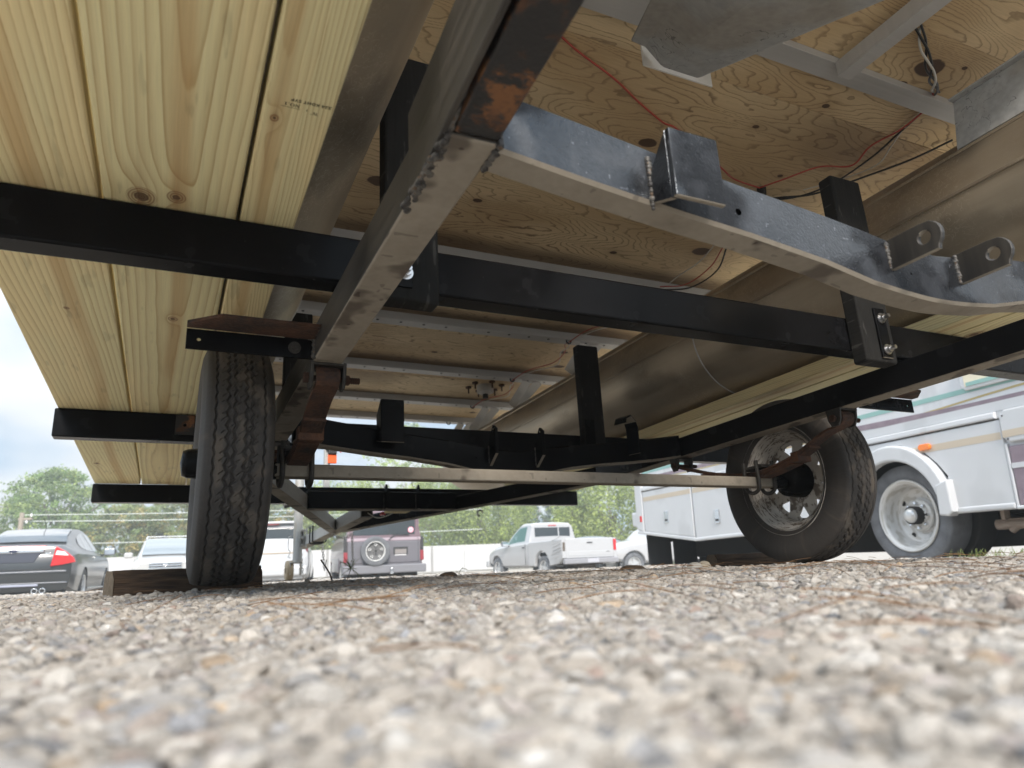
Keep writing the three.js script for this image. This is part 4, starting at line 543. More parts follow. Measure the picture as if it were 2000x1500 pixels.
function loft(S) { const rings = S.map((s) => { const h = section(s); return [...h.map(([x, y]) => [x, y, s.z]), ...h.slice(1, -1).reverse().map(([x, y]) => [-x, y, s.z])]; }), N = rings[0].length, pos = rings.flat(2), idx = []; for (let j = 0; j < rings.length - 1; j++) for (let i = 0; i < N; i++) { const a = j * N + i, b = j * N + (i + 1) % N; idx.push(a, a + N, b, b, a + N, b + N); } for (const [j, f] of [[0, 0], [rings.length - 1, 1]]) { const c = pos.length / 3, s = S[j]; pos.push(0, (s.yb + s.yh) / 2, s.z); for (let i = 0; i < N; i++) { const a = j * N + i, b = j * N + (i + 1) % N; f ? idx.push(c, b, a) : idx.push(c, a, b); } } const g = new THREE.BufferGeometry(); g.setAttribute('position', new THREE.Float32BufferAttribute(pos, 3)); g.setIndex(idx); return g; }
const ev = new Evaluator(); ev.attributes = ['position', 'normal']; ev.useGroups = false;
function cutArches(g0, axles, r, w) { let g = g0; g.computeVertexNormals(); let base = new Brush(g); base.updateMatrixWorld(); for (const z of axles) for (const s of [-1, 1]) { const c = new THREE.CylinderGeometry(r, r, 0.34, 36); c.deleteAttribute('uv'); c.rotateZ(Math.PI / 2); c.translate(s * (w - 0.02), r * 0.86, z); const b = new Brush(c); b.updateMatrixWorld(); base = ev.evaluate(base, b, SUBTRACTION); base.updateMatrixWorld(); } const o = base.geometry.clone(); o.deleteAttribute('normal'); const m = mergeVertices(o, 1e-4); return boxUV(toCreasedNormals(m, 0.45)); }
function strip(top, bot, off = 0.006) { const pos = []; const n = top.length; const q = (a, b, c) => pos.push(...a, ...b, ...c); for (let i = 0; i < n - 1; i++) { q(top[i], bot[i], top[i + 1]); q(top[i + 1], bot[i], bot[i + 1]); } const g = new THREE.BufferGeometry(); g.setAttribute('position', new THREE.Float32BufferAttribute(pos, 3)); g.computeVertexNormals(); return boxUV(g); }
function sideGlass(S, zs, t0, t1, side) { const P = (z, t) => { const s = at(S, z), a = lip(s), x = mix(s.w - 0.05, s.wr + 0.025, t), y = mix(s.yh, s.yt - a, t); return [side * (x + 0.006), y, z]; }; return strip(zs.map(([z, , b = t1]) => P(z, b)), zs.map(([z, a = t0]) => P(z, a))); }
function topGlass(S, z0, z1, k = 0.93, n = 8) { const row = (z) => Array.from({ length: n + 1 }, (_, i) => { const s = at(S, z), u = -1 + 2 * i / n, a = lip(s), x = u * (s.wr - 0.02) * k; return [x, s.yt - a * 0.25 * u * u + 0.022, z + 0.004]; }); const gs = []; const m = 6; for (let j = 0; j < m; j++) gs.push(strip(row(mix(z0, z1, j / m)), row(mix(z0, z1, (j + 1) / m)))); return merge(gs); }
function wheelFar(o, x, y, z, R, w, spokes, m = M.tyreFar, name = 'wheel') { const g = new THREE.Group(); g.name = name; g.position.set(x, y, z); o.add(g); const s = Math.sign(x); part(g, 'tyre', tyreGeo(R, w, R * 0.63, 40, false), m); const k = R * 0.63, rim = [lathe([[-w * 0.4 * s, k * 0.98], [w * 0.36 * s, k * 0.9], [w * 0.46 * s, k * 1.02], [w * 0.42 * s, k * 1.04]], 36), lathe([[w * 0.20 * s, 0.001], [w * 0.24 * s, k * 0.24], [w * 0.20 * s, k * 0.28], [w * 0.14 * s, k * 0.3]], 24)]; for (let i = 0; i < spokes; i++) { const a = i / spokes * 6.2832, b = box(Math.min(w * 0.14 * s, w * 0.24 * s), Math.max(w * 0.14 * s, w * 0.24 * s), k * 0.2, k * 0.95, -k * (spokes > 6 ? 0.07 : 0.16), k * (spokes > 6 ? 0.07 : 0.16), 0.006); b.rotateX(a); rim.push(b); } rim.push(lathe([[w * 0.10 * s, 0.001], [w * 0.10 * s, k * 0.93]], 28)); part(g, 'rim', merge(rim), M.alloy);  return g; }
function mirrorOn(o, x, y, z, m, big = 1) { const g = new RoundedBoxGeometry(0.22 * big, 0.15 * big, 0.12, 3, 0.05); const p = part(o, 'mirror', merge([boxUV((g.translate(x, y, z), g)), bar([x, y - 0.03, z], [x - Math.sign(x) * 0.16 * big, y - 0.07, z], 0.05, 0.04, 0.01)]), m); const f = boxUV(new RoundedBoxGeometry(0.19 * big, 0.12 * big, 0.01, 2, 0.004).translate(x, y, z + 0.061)); part(p, 'mirror_glass', f, M.chrome); }
function vehicle(name, label, cat, x, z, headDeg, y = groundY(x, z)) { return thing(name, label, cat, [x, y, z], -headDeg * Math.PI / 180); }
{ // dark sedan
  const o = vehicle('parked_sedan', 'dark charcoal sedan with red tail lamps seen from behind at far left', 'car', -8.86, -13.25, -22), P = paint(0.022, 0.025, 0.028);
  const S = stationsOf([[1.10, 0.46, 0.78, 0.74, 0.86, 0.60], [1.06, 0.30, 0.90, 0.86, 1.03, 0.66], [0.80, 0.23, 0.95, 0.905, 1.075, 0.70], [0.42, 0.20, 0.955, 0.915, 1.10, 0.69], [-0.05, 0.19, 0.96, 0.915, 1.26, 0.61], [-0.62, 0.19, 0.96, 0.915, 1.40, 0.575], [-1.25, 0.19, 0.95, 0.915, 1.445, 0.57], [-1.85, 0.19, 0.94, 0.915, 1.40, 0.585], [-2.35, 0.19, 0.93, 0.91, 1.20, 0.64], [-2.75, 0.19, 0.92, 0.905, 1.02, 0.70], [-3.35, 0.21, 0.82, 0.88, 0.90, 0.66], [-3.68, 0.30, 0.66, 0.76, 0.74, 0.52]]);
  part(o, 'body', cutArches(loft(S), [0, -2.73], 0.37, 0.91), P);
  part(o, 'rear_window', topGlass(S, 0.30, -0.66, 0.95), M.carGlass); part(o, 'windshield', topGlass(S, -1.85, -2.72, 0.95), M.carGlass);
  for (const s of [1, -1]) { part(o, 'side_window', sideGlass(S, [[-0.10, 0.3, 0.55], [-0.35, 0.12, 0.86], [-0.85, 0.08, 0.95], [-1.12, 0.08, 0.96]], 0.1, 0.9, s), M.carGlass); part(o, 'side_window', sideGlass(S, [[-1.18, 0.08, 0.96], [-1.7, 0.08, 0.95], [-2.1, 0.1, 0.9], [-2.5, 0.12, 0.3]], 0.1, 0.9, s), M.carGlass); mirrorOn(o, s * 1.02, 1.0, -2.12, P);
    for (const z of [0, -2.73]) wheelFar(o, s * 0.80, 0.33, z, 0.33, 0.23, 5);
    const tl = plate([[0, 0], [0.17, 0.02], [0.36, 0.06], [0.33, 0.14], [0.20, 0.25], [0.06, 0.33]].map(([x, y]) => [s * (0.56 + x * 0.98), 0.70 + y]), null, 0.10, 0.012); const tp = tl.attributes.position; for (let i = 0; i < tp.count; i++) { const x = Math.abs(tp.getX(i)); tp.setZ(i, tp.getZ(i) + 1.112 - Math.pow(Math.max(0, x - 0.62), 1.6) * 0.55); } tl.computeVertexNormals(); const L = part(o, 'tail_lamp', tl, M.redLens); const wl = plate([[0.06, 0.19], [0.26, 0.17], [0.20, 0.235], [0.08, 0.26]].map(([x, y]) => [s * (0.56 + x * 0.98), 0.70 + y]), null, 0.008, 0.002); const wp = wl.attributes.position; for (let i = 0; i < wp.count; i++) { const x = Math.abs(wp.getX(i)); wp.setZ(i, wp.getZ(i) + 1.166 - Math.pow(Math.max(0, x - 0.62), 1.6) * 0.55); } part(L, 'reverse_lens', wl, M.whiteLens);
    part(o, 'door_handle', box(s > 0 ? 0.905 : -0.93, s > 0 ? 0.93 : -0.905, 0.84, 0.87, -1.0, -0.80, 0.008), M.chrome); part(o, 'sill_strip', box(s > 0 ? 0.895 : -0.92, s > 0 ? 0.92 : -0.895, 0.275, 0.31, -2.3, -0.42, 0.008), M.chrome); }
  part(o, 'trunk_lid_gap', merge([box(-0.56, 0.56, 0.652, 0.664, 1.088, 1.112, 0.003), bar([0.56, 0.655, 1.10], [0.63, 1.01, 1.06], 0.012, 0.012, 0.002), bar([-0.56, 0.655, 1.10], [-0.63, 1.01, 1.06], 0.012, 0.012, 0.002)]), M.trim);
  part(o, 'chrome_bar', box(-0.44, 0.44, 0.935, 0.995, 1.085, 1.118, 0.012), M.chrome); const em = new THREE.SphereGeometry(1, 24, 12); em.scale(0.072, 0.028, 0.012); em.translate(0, 0.965, 1.12); const E = part(o, 'emblem', em, flat(0.01, 0.015, 0.05, 0.2)); const ri = new THREE.TorusGeometry(0.07, 0.006, 8, 32); ri.scale(1, 0.39, 1); ri.translate(0, 0.965, 1.128); part(E, 'emblem_ring', ri, M.chrome);
  part(o, 'brake_strip', box(-0.46, 0.46, 1.035, 1.050, 1.02, 1.05, 0.005), M.redLens); part(o, 'plate_recess', plate([[-0.42, 0.93], [0.40, 0.93], [0.30, 0.775], [-0.32, 0.775]], null, 0.02, 0.004).translate(0, 0, 1.10), flat(0.05, 0.055, 0.075, 0.35)); part(o, 'model_badge', box(0.46, 0.54, 0.90, 0.925, 1.085, 1.10, 0.003), M.chrome);
  part(o, 'bumper_ledge', merge([box(-0.80, 0.80, 0.60, 0.635, 1.07, 1.14, 0.014), box(-0.82, 0.82, 0.42, 0.445, 1.04, 1.115, 0.01)]), flat(0.12, 0.13, 0.15, 0.2)); part(o, 'reflector_strip', box(-0.52, 0.40, 0.385, 0.42, 1.085, 1.115, 0.008), flat(0.30, 0.32, 0.40, 0.25));
  for (const x of [0.36, 0.475]) part(o, 'exhaust_tip', (() => { const t = new THREE.TorusGeometry(0.040, 0.009, 10, 24); t.translate(x, 0.305, 1.12); return merge([clean(t), cyl([x, 0.305, 0.95], [x, 0.305, 1.12], 0.04, 0.04, 20)]); })(), M.chrome); for (const x of [0.36, 0.475]) part(o, 'exhaust_bore', cyl([x, 0.305, 1.118], [x, 0.305, 1.122], 0.031, 0.031, 20), M.under);
  part(o, 'antenna', tube([[0.08, 1.43, -0.75], [0.07, 1.52, -0.68], [0.05, 1.62, -0.58]], 0.006, 8, 6), M.trim); part(o, 'underbody', box(-0.8, 0.8, 0.16, 0.30, -3.3, 0.98, 0.02), M.under);
  // a second car of the same build, its roof behind the pickup
  const c = o.clone(); c.name = numbered('parked_sedan'); c.position.set(4.3, groundY(4.3, -31) + 0.05, -31); c.rotation.y = 1.2; scene.add(c); tag(c, 'grey car roof showing just behind the dented white pickup bed', 'car'); c.traverse((q) => { if (q.name === 'body') q.material = paint(0.16, 0.19, 0.22); });
}
{ // white sport utility vehicle facing us
  const o = vehicle('parked_suv', 'white sport utility vehicle facing the camera, left of the trailer tyre', 'suv', -12.2, -25.47, 155), P = paint(0.44, 0.438, 0.43);
  const S = stationsOf([[0.98, 0.50, 0.95, 0.80, 1.05, 0.72], [0.93, 0.40, 1.06, 0.90, 1.30, 0.74], [0.62, 0.36, 1.10, 0.93, 1.70, 0.66], [-0.4, 0.34, 1.11, 0.935, 1.745, 0.655], [-1.55, 0.34, 1.10, 0.935, 1.72, 0.66], [-2.10, 0.34, 1.09, 0.93, 1.45, 0.71], [-2.52, 0.34, 1.07, 0.925, 1.16, 0.76], [-3.1, 0.36, 1.00, 0.92, 1.10, 0.76], [-3.55, 0.40, 0.94, 0.88, 1.03, 0.70], [-3.68, 0.48, 0.80, 0.82, 0.92, 0.64]]);
  part(o, 'body', cutArches(loft(S), [0, -2.79], 0.43, 0.93), P); part(o, 'windshield', topGlass(S, -1.66, -2.48, 0.97), phys({ color: new THREE.Color().setRGB(0.10, 0.14, 0.17), roughness: 0.06, clearcoat: 1, ior: 1.7 }));
  for (const s of [1, -1]) { part(o, 'side_window', sideGlass(S, [[-0.9, 0.1, 0.9], [-1.5, 0.1, 0.9], [-2.2, 0.1, 0.5]], 0.1, 0.9, s), M.carGlass); part(o, 'side_window', sideGlass(S, [[0.55, 0.1, 0.85], [-0.2, 0.1, 0.9], [-0.8, 0.1, 0.9]], 0.1, 0.9, s), M.carGlass); mirrorOn(o, s * 1.10, 1.20, -1.98, P, 1.15); for (const z of [0, -2.79]) wheelFar(o, s * 0.80, 0.38, z, 0.38, 0.26, 6);
    const hl = box(s > 0 ? 0.50 : -0.88, s > 0 ? 0.88 : -0.50, 0.755, 0.955, -3.66, -3.50, 0.05, 3); const H = part(o, 'headlamp', hl, flat(0.72, 0.73, 0.72, 0.12, 0.2)); for (const k of [0.62, 0.77]) part(H, 'lamp_bowl', lathe([[0, 0.07], [0.01, 0.078], [0.02, 0.07]], 24).rotateY(Math.PI / 2).translate(s * k, 0.85, -3.655), M.chrome);
    part(o, 'roof_rail', merge([bar([s * 0.60, 1.80, -1.25], [s * 0.60, 1.80, 0.4], 0.045, 0.04, 0.015), bar([s * 0.60, 1.80, -1.25], [s * 0.64, 1.715, -1.42], 0.045, 0.05, 0.015)]), M.alloy); }
  part(o, 'roof_crossbar', box(-0.58, 0.58, 1.795, 1.825, -0.9, -0.82, 0.012), M.alloy);
  const G = part(o, 'grille', box(-0.44, 0.44, 0.745, 0.93, -3.70, -3.60, 0.02), M.trim); for (const [y, w] of [[0.908, 0.45], [0.842, 0.45], [0.765, 0.46]]) part(G, 'grille_bar', box(-w, w, y - 0.024, y + 0.024, -3.735, -3.68, 0.012), M.chrome);
  const em = [0, 1].map((k) => { const t = new THREE.TorusGeometry(0.062, 0.010, 8, 28); t.scale(k ? 0.45 : 1, k ? 0.85 : 0.66, 1); t.translate(0, 0.845, -3.748); return clean(t); }); em.push(clean((() => { const t = new THREE.TorusGeometry(0.042, 0.008, 8, 28); t.scale(1, 0.45, 1); t.translate(0, 0.862, -3.748); return t; })())); part(o, 'emblem', merge(em), M.chrome);
  part(o, 'bumper', box(-0.86, 0.86, 0.46, 0.70, -3.76, -3.50, 0.06, 3), P); part(o, 'cowl_wipers', box(-0.70, 0.70, 1.165, 1.185, -2.55, -2.46, 0.008), M.trim);
}
{ // pale minivan seen from behind, between tyre and jack
  const o = vehicle('parked_minivan', 'pale silver minivan seen from behind between the trailer tyre and jack', 'minivan', -6.36, -18.9, -14), P = paint(0.47, 0.485, 0.50);
  const S = stationsOf([[1.02, 0.42, 0.9, 0.86, 1.05, 0.80], [0.98, 0.34, 1.02, 0.94, 1.35, 0.76], [0.78, 0.30, 1.06, 0.965, 1.70, 0.70], [-0.2, 0.28, 1.07, 0.97, 1.76, 0.69], [-1.8, 0.28, 1.05, 0.97, 1.70, 0.70], [-2.6, 0.28, 1.02, 0.96, 1.30, 0.76], [-3.1, 0.28, 0.98, 0.95, 1.06, 0.78], [-3.9, 0.34, 0.72, 0.82, 0.80, 0.6]]);
  part(o, 'body', cutArches(loft(S), [0, -2.95], 0.38, 0.96), P); part(o, 'rear_window', box(-0.70, 0.70, 1.12, 1.58, 0.90, 0.985, 0.02).rotateX(0).translate(0, 0, 0.0), M.carGlass); part(o, 'high_brake_lamp', box(-0.45, 0.22, 1.655, 1.70, 0.86, 0.93, 0.008), flat(0.23, 0.05, 0.05, 0.3)); part(o, 'spoiler', box(-0.72, 0.72, 1.69, 1.745, 0.72, 0.95, 0.02), P);
  part(o, 'handle_strip', box(-0.62, 0.62, 0.955, 0.985, 1.005, 1.03, 0.008), flat(0.36, 0.28, 0.19, 0.6)); part(o, 'bumper', box(-0.93, 0.93, 0.42, 0.66, 0.86, 1.12, 0.06, 3), P); part(o, 'inner_shelf', box(-0.5, -0.2, 1.13, 1.19, 0.982, 0.992, 0.006), M.trim);
  for (const s of [1, -1]) { part(o, 'tail_lamp', box(s > 0 ? 0.84 : -0.93, s > 0 ? 0.93 : -0.84, 0.86, 1.10, 0.90, 0.985, 0.02), flat(0.16, 0.04, 0.045, 0.3)); part(o, 'side_window', sideGlass(S, [[0.6, 0.1, 0.85], [-0.6, 0.1, 0.9], [-1.2, 0.1, 0.9]], 0.1, 0.9, s), M.carGlass); for (const z of [0, -2.95]) wheelFar(o, s * 0.84, 0.34, z, 0.34, 0.23, 7); }
  part(o, 'underbody', box(-0.8, 0.8, 0.2, 0.35, -3.4, 0.9, 0.02), M.under);
}
{ // maroon and grey van with spare wheel
  const o = vehicle('parked_van', 'maroon and grey van with a spare wheel on its rear door', 'van', -3.34, -17.46, -18.5, -0.56), P = paint(0.15, 0.10, 0.115), G = paint(0.13, 0.125, 0.14, 0.35), C = paint(0.36, 0.29, 0.325);
  const S = stationsOf([[0.98, 0.50, 1.15, 0.86, 1.28, 0.80], [0.93, 0.42, 1.20, 0.885, 1.80, 0.70], [0.80, 0.40, 1.21, 0.89, 1.86, 0.68], [-0.5, 0.38, 1.21, 0.89, 1.90, 0.67], [-2.0, 0.38, 1.20, 0.89, 1.86, 0.68], [-2.7, 0.38, 1.16, 0.89, 1.40, 0.74], [-3.15, 0.38, 1.05, 0.88, 1.14, 0.74], [-3.75, 0.44, 0.80, 0.80, 0.92, 0.62]]);
  part(o, 'body', cutArches(loft(S), [0, -2.82], 0.39, 0.89), P); part(o, 'rear_panel', merge([box(-0.815, 0.815, 0.62, 1.10, 0.955, 1.005, 0.02), box(-0.83, 0.83, 0.52, 0.62, 0.95, 0.99, 0.01)]), G, 'grey lower rear doors'); part(o, 'pink_band', box(-0.83, 0.83, 1.105, 1.175, 0.955, 1.0, 0.015), C); part(o, 'rear_window', box(-0.70, 0.70, 1.23, 1.68, 0.905, 0.985, 0.02), M.carGlass); part(o, 'maroon_frame', merge([box(-0.79, -0.705, 1.18, 1.74, 0.87, 0.975, 0.015), box(0.705, 0.79, 1.18, 1.74, 0.87, 0.975, 0.015), box(-0.79, 0.79, 1.685, 1.76, 0.86, 0.97, 0.015)]), P);
  part(o, 'door_seam', merge([box(0.055, 0.063, 0.63, 1.10, 1.003, 1.008, 0), box(0.76, 0.768, 0.62, 1.18, 1.003, 1.008, 0)]), M.trim);
  const sw = new THREE.Group(); sw.name = 'spare_wheel'; sw.position.set(-0.22, 0.885, 1.10); sw.rotation.y = -Math.PI / 2; o.add(sw); part(sw, 'tyre', tyreGeo(0.325, 0.20, 0.205, 56, false), M.tyreGrey); const rim = new THREE.Shape(); rim.absarc(0, 0, 0.205, 0, 6.2832, false); for (let k = 0; k < 5; k++) { const a = k / 5 * 6.2832 + Math.PI / 2, hp = new THREE.Path(), Q = (r, d) => [Math.cos(a + d) * r, Math.sin(a + d) * r]; hp.moveTo(...Q(0.112, -0.10)); hp.lineTo(...Q(0.158, -0.20)); hp.lineTo(...Q(0.164, 0)); hp.lineTo(...Q(0.158, 0.20)); hp.lineTo(...Q(0.112, 0.10)); rim.holes.push(hp); } const rg = new THREE.ExtrudeGeometry(rim, { depth: 0.02, bevelEnabled: true, bevelThickness: 0.006, bevelSize: 0.006, bevelSegments: 2, curveSegments: 40 }); rg.rotateY(Math.PI / 2); rg.translate(0.086, 0, 0); part(sw, 'rim', merge([boxUV(rg), lathe([[-0.08, 0.19], [0.095, 0.20], [0.10, 0.212], [0.09, 0.215]], 40)]), flat(0.78, 0.78, 0.76, 0.4)); part(sw, 'rim_back', lathe([[0.02, 0.001], [0.02, 0.20]], 32), flat(0.12, 0.12, 0.12, 0.7)); part(sw, 'centre_bore', merge([lathe([[0.116, 0.001], [0.116, 0.028]], 24), ...Array.from({ length: 6 }, (_, k) => cyl([0.10, Math.cos(k * 1.047) * 0.058, Math.sin(k * 1.047) * 0.058], [0.112, Math.cos(k * 1.047) * 0.058, Math.sin(k * 1.047) * 0.058], 0.009, 0.009, 6))]), M.under);
  const pr = part(o, 'plate_recess', box(0.20, 0.53, 0.80, 0.965, 1.000, 1.012, 0.006), M.trim); part(pr, 'recess_panel', box(0.235, 0.495, 0.815, 0.915, 1.010, 1.018, 0.003), flat(0.22, 0.20, 0.19, 0.5)); part(o, 'maker_name', (() => { const a = []; for (let k = 0; k < 9; k++) a.push(box(0.24 + k * 0.028, 0.26 + k * 0.028, 0.775, 0.802, 1.003, 1.010, 0.002)); return merge(a); })(), M.whiteLens); 
  part(o, 'wiper', merge([bar([0.10, 1.13, 1.02], [0.26, 1.26, 1.0], 0.03, 0.02, 0.005), bar([0.20, 1.24, 1.0], [0.56, 1.225, 1.0], 0.02, 0.02, 0.004)]), M.tyreFar); const st = part(o, 'sticker', lathe([[0, 0.001], [0, 0.066]], 28).rotateY(-Math.PI / 2).translate(0.60, 1.34, 0.992), flat(0.75, 0.16, 0.26, 0.5), 'round pink sticker with white rings'); for (const r of [0.05, 0.026]) { const t = new THREE.TorusGeometry(r, 0.0065, 6, 28); t.scale(1, 1, 0.3); t.translate(0.60, 1.34, 0.994); part(st, 'white_ring', clean(t), M.whiteLens); }
  for (const s of [1, -1]) { part(o, 'tail_lamp', box(s > 0 ? 0.81 : -0.895, s > 0 ? 0.895 : -0.81, 0.66, 0.88, 0.90, 1.005, 0.015), flat(0.26, 0.035, 0.045, 0.3)); part(o, 'corner_pillar', box(s > 0 ? 0.82 : -0.893, s > 0 ? 0.893 : -0.82, 0.88, 1.19, 0.90, 0.998, 0.015), M.tyreFar); part(o, 'side_window', sideGlass(S, [[0.7, 0.1, 0.85], [-0.5, 0.1, 0.9], [-0.9, 0.1, 0.9]], 0.1, 0.9, s), M.carGlass); part(o, 'side_window', sideGlass(S, [[-1.0, 0.1, 0.9], [-2.0, 0.1, 0.85], [-2.6, 0.12, 0.3]], 0.1, 0.9, s), M.carGlass); for (const z of [0, -2.82]) wheelFar(o, s * 0.77, 0.34, z, 0.34, 0.22, 6, M.tyreGrey); part(o, 'side_cladding', box(s > 0 ? 0.87 : -0.90, s > 0 ? 0.90 : -0.87, 0.45, 0.78, -2.38, -0.44, 0.012), G); }
  part(o, 'bumper', box(-0.92, 0.92, 0.40, 0.585, 0.90, 1.16, 0.03, 3), flat(0.17, 0.17, 0.185, 0.45)); part(o, 'tow_ball', merge([(() => { const s = new THREE.SphereGeometry(0.031, 18, 12); s.translate(0.13, 0.50, 1.22); return clean(s); })(), cyl([0.13, 0.40, 1.22], [0.13, 0.48, 1.22], 0.016, 0.012, 14), cyl([0.13, 0.42, 1.22], [0.13, 0.445, 1.22], 0.033, 0.033, 14), box(0.09, 0.17, 0.385, 0.41, 1.05, 1.26, 0.006)]), M.chrome); part(o, 'underbody', box(-0.75, 0.75, 0.25, 0.45, -3.4, 0.9, 0.02), M.under);
}
function makePickup(label, x, z, head, y, dented) {
  const o = vehicle('white_pickup', label, 'pickup truck', x, z, head, y), P = paint(0.42, 0.425, 0.435), wb = 3.0;
  const S = stationsOf([[-0.83, 0.46, 1.06, 0.83, 1.16, 0.74], [-0.86, 0.40, 1.09, 0.855, 1.62, 0.66], [-1.05, 0.38, 1.09, 0.86, 1.665, 0.64], [-1.55, 0.38, 1.08, 0.86, 1.66, 0.64], [-2.05, 0.38, 1.06, 0.86, 1.42, 0.68], [-2.42, 0.38, 1.04, 0.86, 1.13, 0.74], [-3.1, 0.42, 0.98, 0.855, 1.06, 0.72], [-3.62, 0.48, 0.86, 0.82, 0.97, 0.66], [-3.72, 0.56, 0.74, 0.76, 0.86, 0.6]]);
  part(o, 'cab', cutArches(loft(S), [-wb], 0.42, 0.86), P);
  const side = (s) => { const sh = new THREE.Shape(); const r = 0.43; sh.moveTo(-0.80, 0.42); sh.lineTo(-r, 0.42); for (let k = 0; k <= 14; k++) { const a = Math.PI - k / 14 * Math.PI; sh.lineTo(Math.cos(a) * r, 0.42 + Math.sin(a) * r * 0.95); } sh.lineTo(dented && s < 0 ? 0.86 : 1.12, dented && s < 0 ? 0.47 : 0.48); sh.lineTo(1.16, dented && s < 0 ? 0.62 : 0.5); sh.lineTo(1.16, 1.12); sh.lineTo(-0.80, 1.09); const g = new THREE.ExtrudeGeometry(sh, { depth: 0.05, bevelEnabled: true, bevelThickness: 0.03, bevelSize: 0.03, bevelOffset: -0.03, bevelSegments: 4, curveSegments: 16, steps: 1 }); g.rotateY(-Math.PI / 2); g.translate(s > 0 ? 0.845 : -0.795, 0, 0); const p = g.attributes.position; if (dented && s < 0) for (let i = 0; i < p.count; i++) { const zz = p.getZ(i), yy = p.getY(i), d = Math.exp(-((zz - 0.85) ** 2) / 0.05 - ((yy - 0.72) ** 2) / 0.08); p.setX(i, p.getX(i) + 0.09 * d); } return boxUV(g); };
  for (const s of [1, -1]) { const b = part(o, 'bed_side', side(s), P, dented && s < 0 ? 'crumpled left bed side with its tail lamp gone' : undefined); if (!(dented && s < 0)) part(o, 'tail_lamp', box(s > 0 ? 0.775 : -0.868, s > 0 ? 0.868 : -0.775, 0.78, 1.08, 1.08, 1.175, 0.015), M.redLens); else { part(b, 'empty_lamp_socket', box(-0.852, -0.782, 0.80, 1.03, 1.12, 1.168, 0.01), flat(0.10, 0.08, 0.06, 0.8)); const cr = []; const r = rng(4); for (let k = 0; k < 7; k++) cr.push(bar([-0.878, 0.55 + 0.09 * k, 0.55 + 0.12 * r()], [-0.872, 0.60 + 0.09 * k + 0.06 * r(), 1.05 + 0.08 * r()], 0.012, 0.02, 0.005)); part(b, 'creases', merge(cr), P); }
    part(o, 'side_window', sideGlass(S, [[-1.12, 0.08, 0.95], [-1.6, 0.08, 0.94], [-1.95, 0.08, 0.9], [-2.25, 0.08, 0.45]], 0.1, 0.9, s), M.seeGlass); part(o, 'side_window_dark', sideGlass(S, [[-1.13, 0.12, 0.91], [-1.6, 0.12, 0.9], [-1.95, 0.12, 0.86], [-2.22, 0.12, 0.42]], 0.1, 0.9, s).translate(-s * 0.003, 0, 0), flat(0.12, 0.20, 0.18, 0.2)); mirrorOn(o, s * 0.99, 1.10, -2.10, M.tyreGrey); part(o, 'door_handle', box(s > 0 ? 0.855 : -0.875, s > 0 ? 0.875 : -0.855, 0.94, 0.975, -1.18, -1.06, 0.006), M.trim); part(o, 'door_seam', box(s > 0 ? 0.85 : -0.866, s > 0 ? 0.866 : -0.85, 0.45, 1.06, -1.003, -0.995, 0), M.tyreGrey); for (const zz of [0, -wb]) wheelFar(o, s * 0.72, 0.35, zz, 0.35, 0.23, 5, M.tyreGrey); }
  part(o, 'bed_floor', merge([box(-0.79, 0.79, 0.62, 0.68, -0.80, 1.1, 0.01), box(-0.79, 0.79, 0.66, 1.08, -0.84, -0.80, 0.01)]), P); part(o, 'tailgate', merge([box(-0.765, 0.765, 0.60, 1.125, 1.10, 1.165, 0.02), box(-0.70, 0.70, 0.66, 0.78, 1.155, 1.172, 0.01)]), P); part(o, 'tailgate_handle', box(-0.09, 0.09, 0.985, 1.02, 1.16, 1.176, 0.006), M.trim); part(o, 'tailgate_badge', box(0.52, 0.63, 0.745, 0.765, 1.17, 1.176, 0.002), M.tyreGrey);
  part(o, 'rear_glass', box(-0.60, 0.60, 1.14, 1.52, -0.852, -0.838, 0.01), M.carGlass); part(o, 'glass_divider', box(0.18, 0.22, 1.14, 1.52, -0.842, -0.832, 0.003), P); part(o, 'high_brake_lamp', box(-0.13, 0.13, 1.565, 1.59, -0.85, -0.835, 0.004), M.redLens); 
  const bu = part(o, 'rear_bumper', merge([box(-0.86, 0.86, 0.455, 0.595, 1.13, 1.27, 0.03, 3)]), flat(0.26, 0.26, 0.28, 0.4)); part(bu, 'plate_holder', box(-0.16, 0.20, 0.475, 0.58, 1.26, 1.28, 0.006), flat(0.42, 0.42, 0.46, 0.4)); part(o, 'front_bumper', box(-0.84, 0.84, 0.42, 0.62, -3.86, -3.66, 0.04, 3), flat(0.40, 0.41, 0.42, 0.35)); part(o, 'chassis', merge([box(-0.45, -0.35, 0.42, 0.55, -3.4, 1.1, 0.01), box(0.35, 0.45, 0.42, 0.55, -3.4, 1.1, 0.01), cyl([-0.7, 0.35, 0], [0.7, 0.35, 0], 0.05, 0.05, 14), cyl([-0.13, 0.36, 0], [0.13, 0.36, 0], 0.12, 0.12, 16), cyl([-0.2, 0.38, 0.75], [0.35, 0.38, 0.75], 0.10, 0.10, 16)]), flat(0.07, 0.05, 0.038, 0.85)); part(o, 'wheel_well', box(-0.70, 0.70, 0.45, 0.80, -0.42, 0.42, 0.02), M.under);
  return o;
}
makePickup('white pickup truck with crumpled left bed side, seen from behind', 1.40, -21.05, -27, -0.62, true);
makePickup('white pickup truck side-on, partly hidden behind the motorhome mud flap', 6.05, -24.9, -112, -0.64, false);
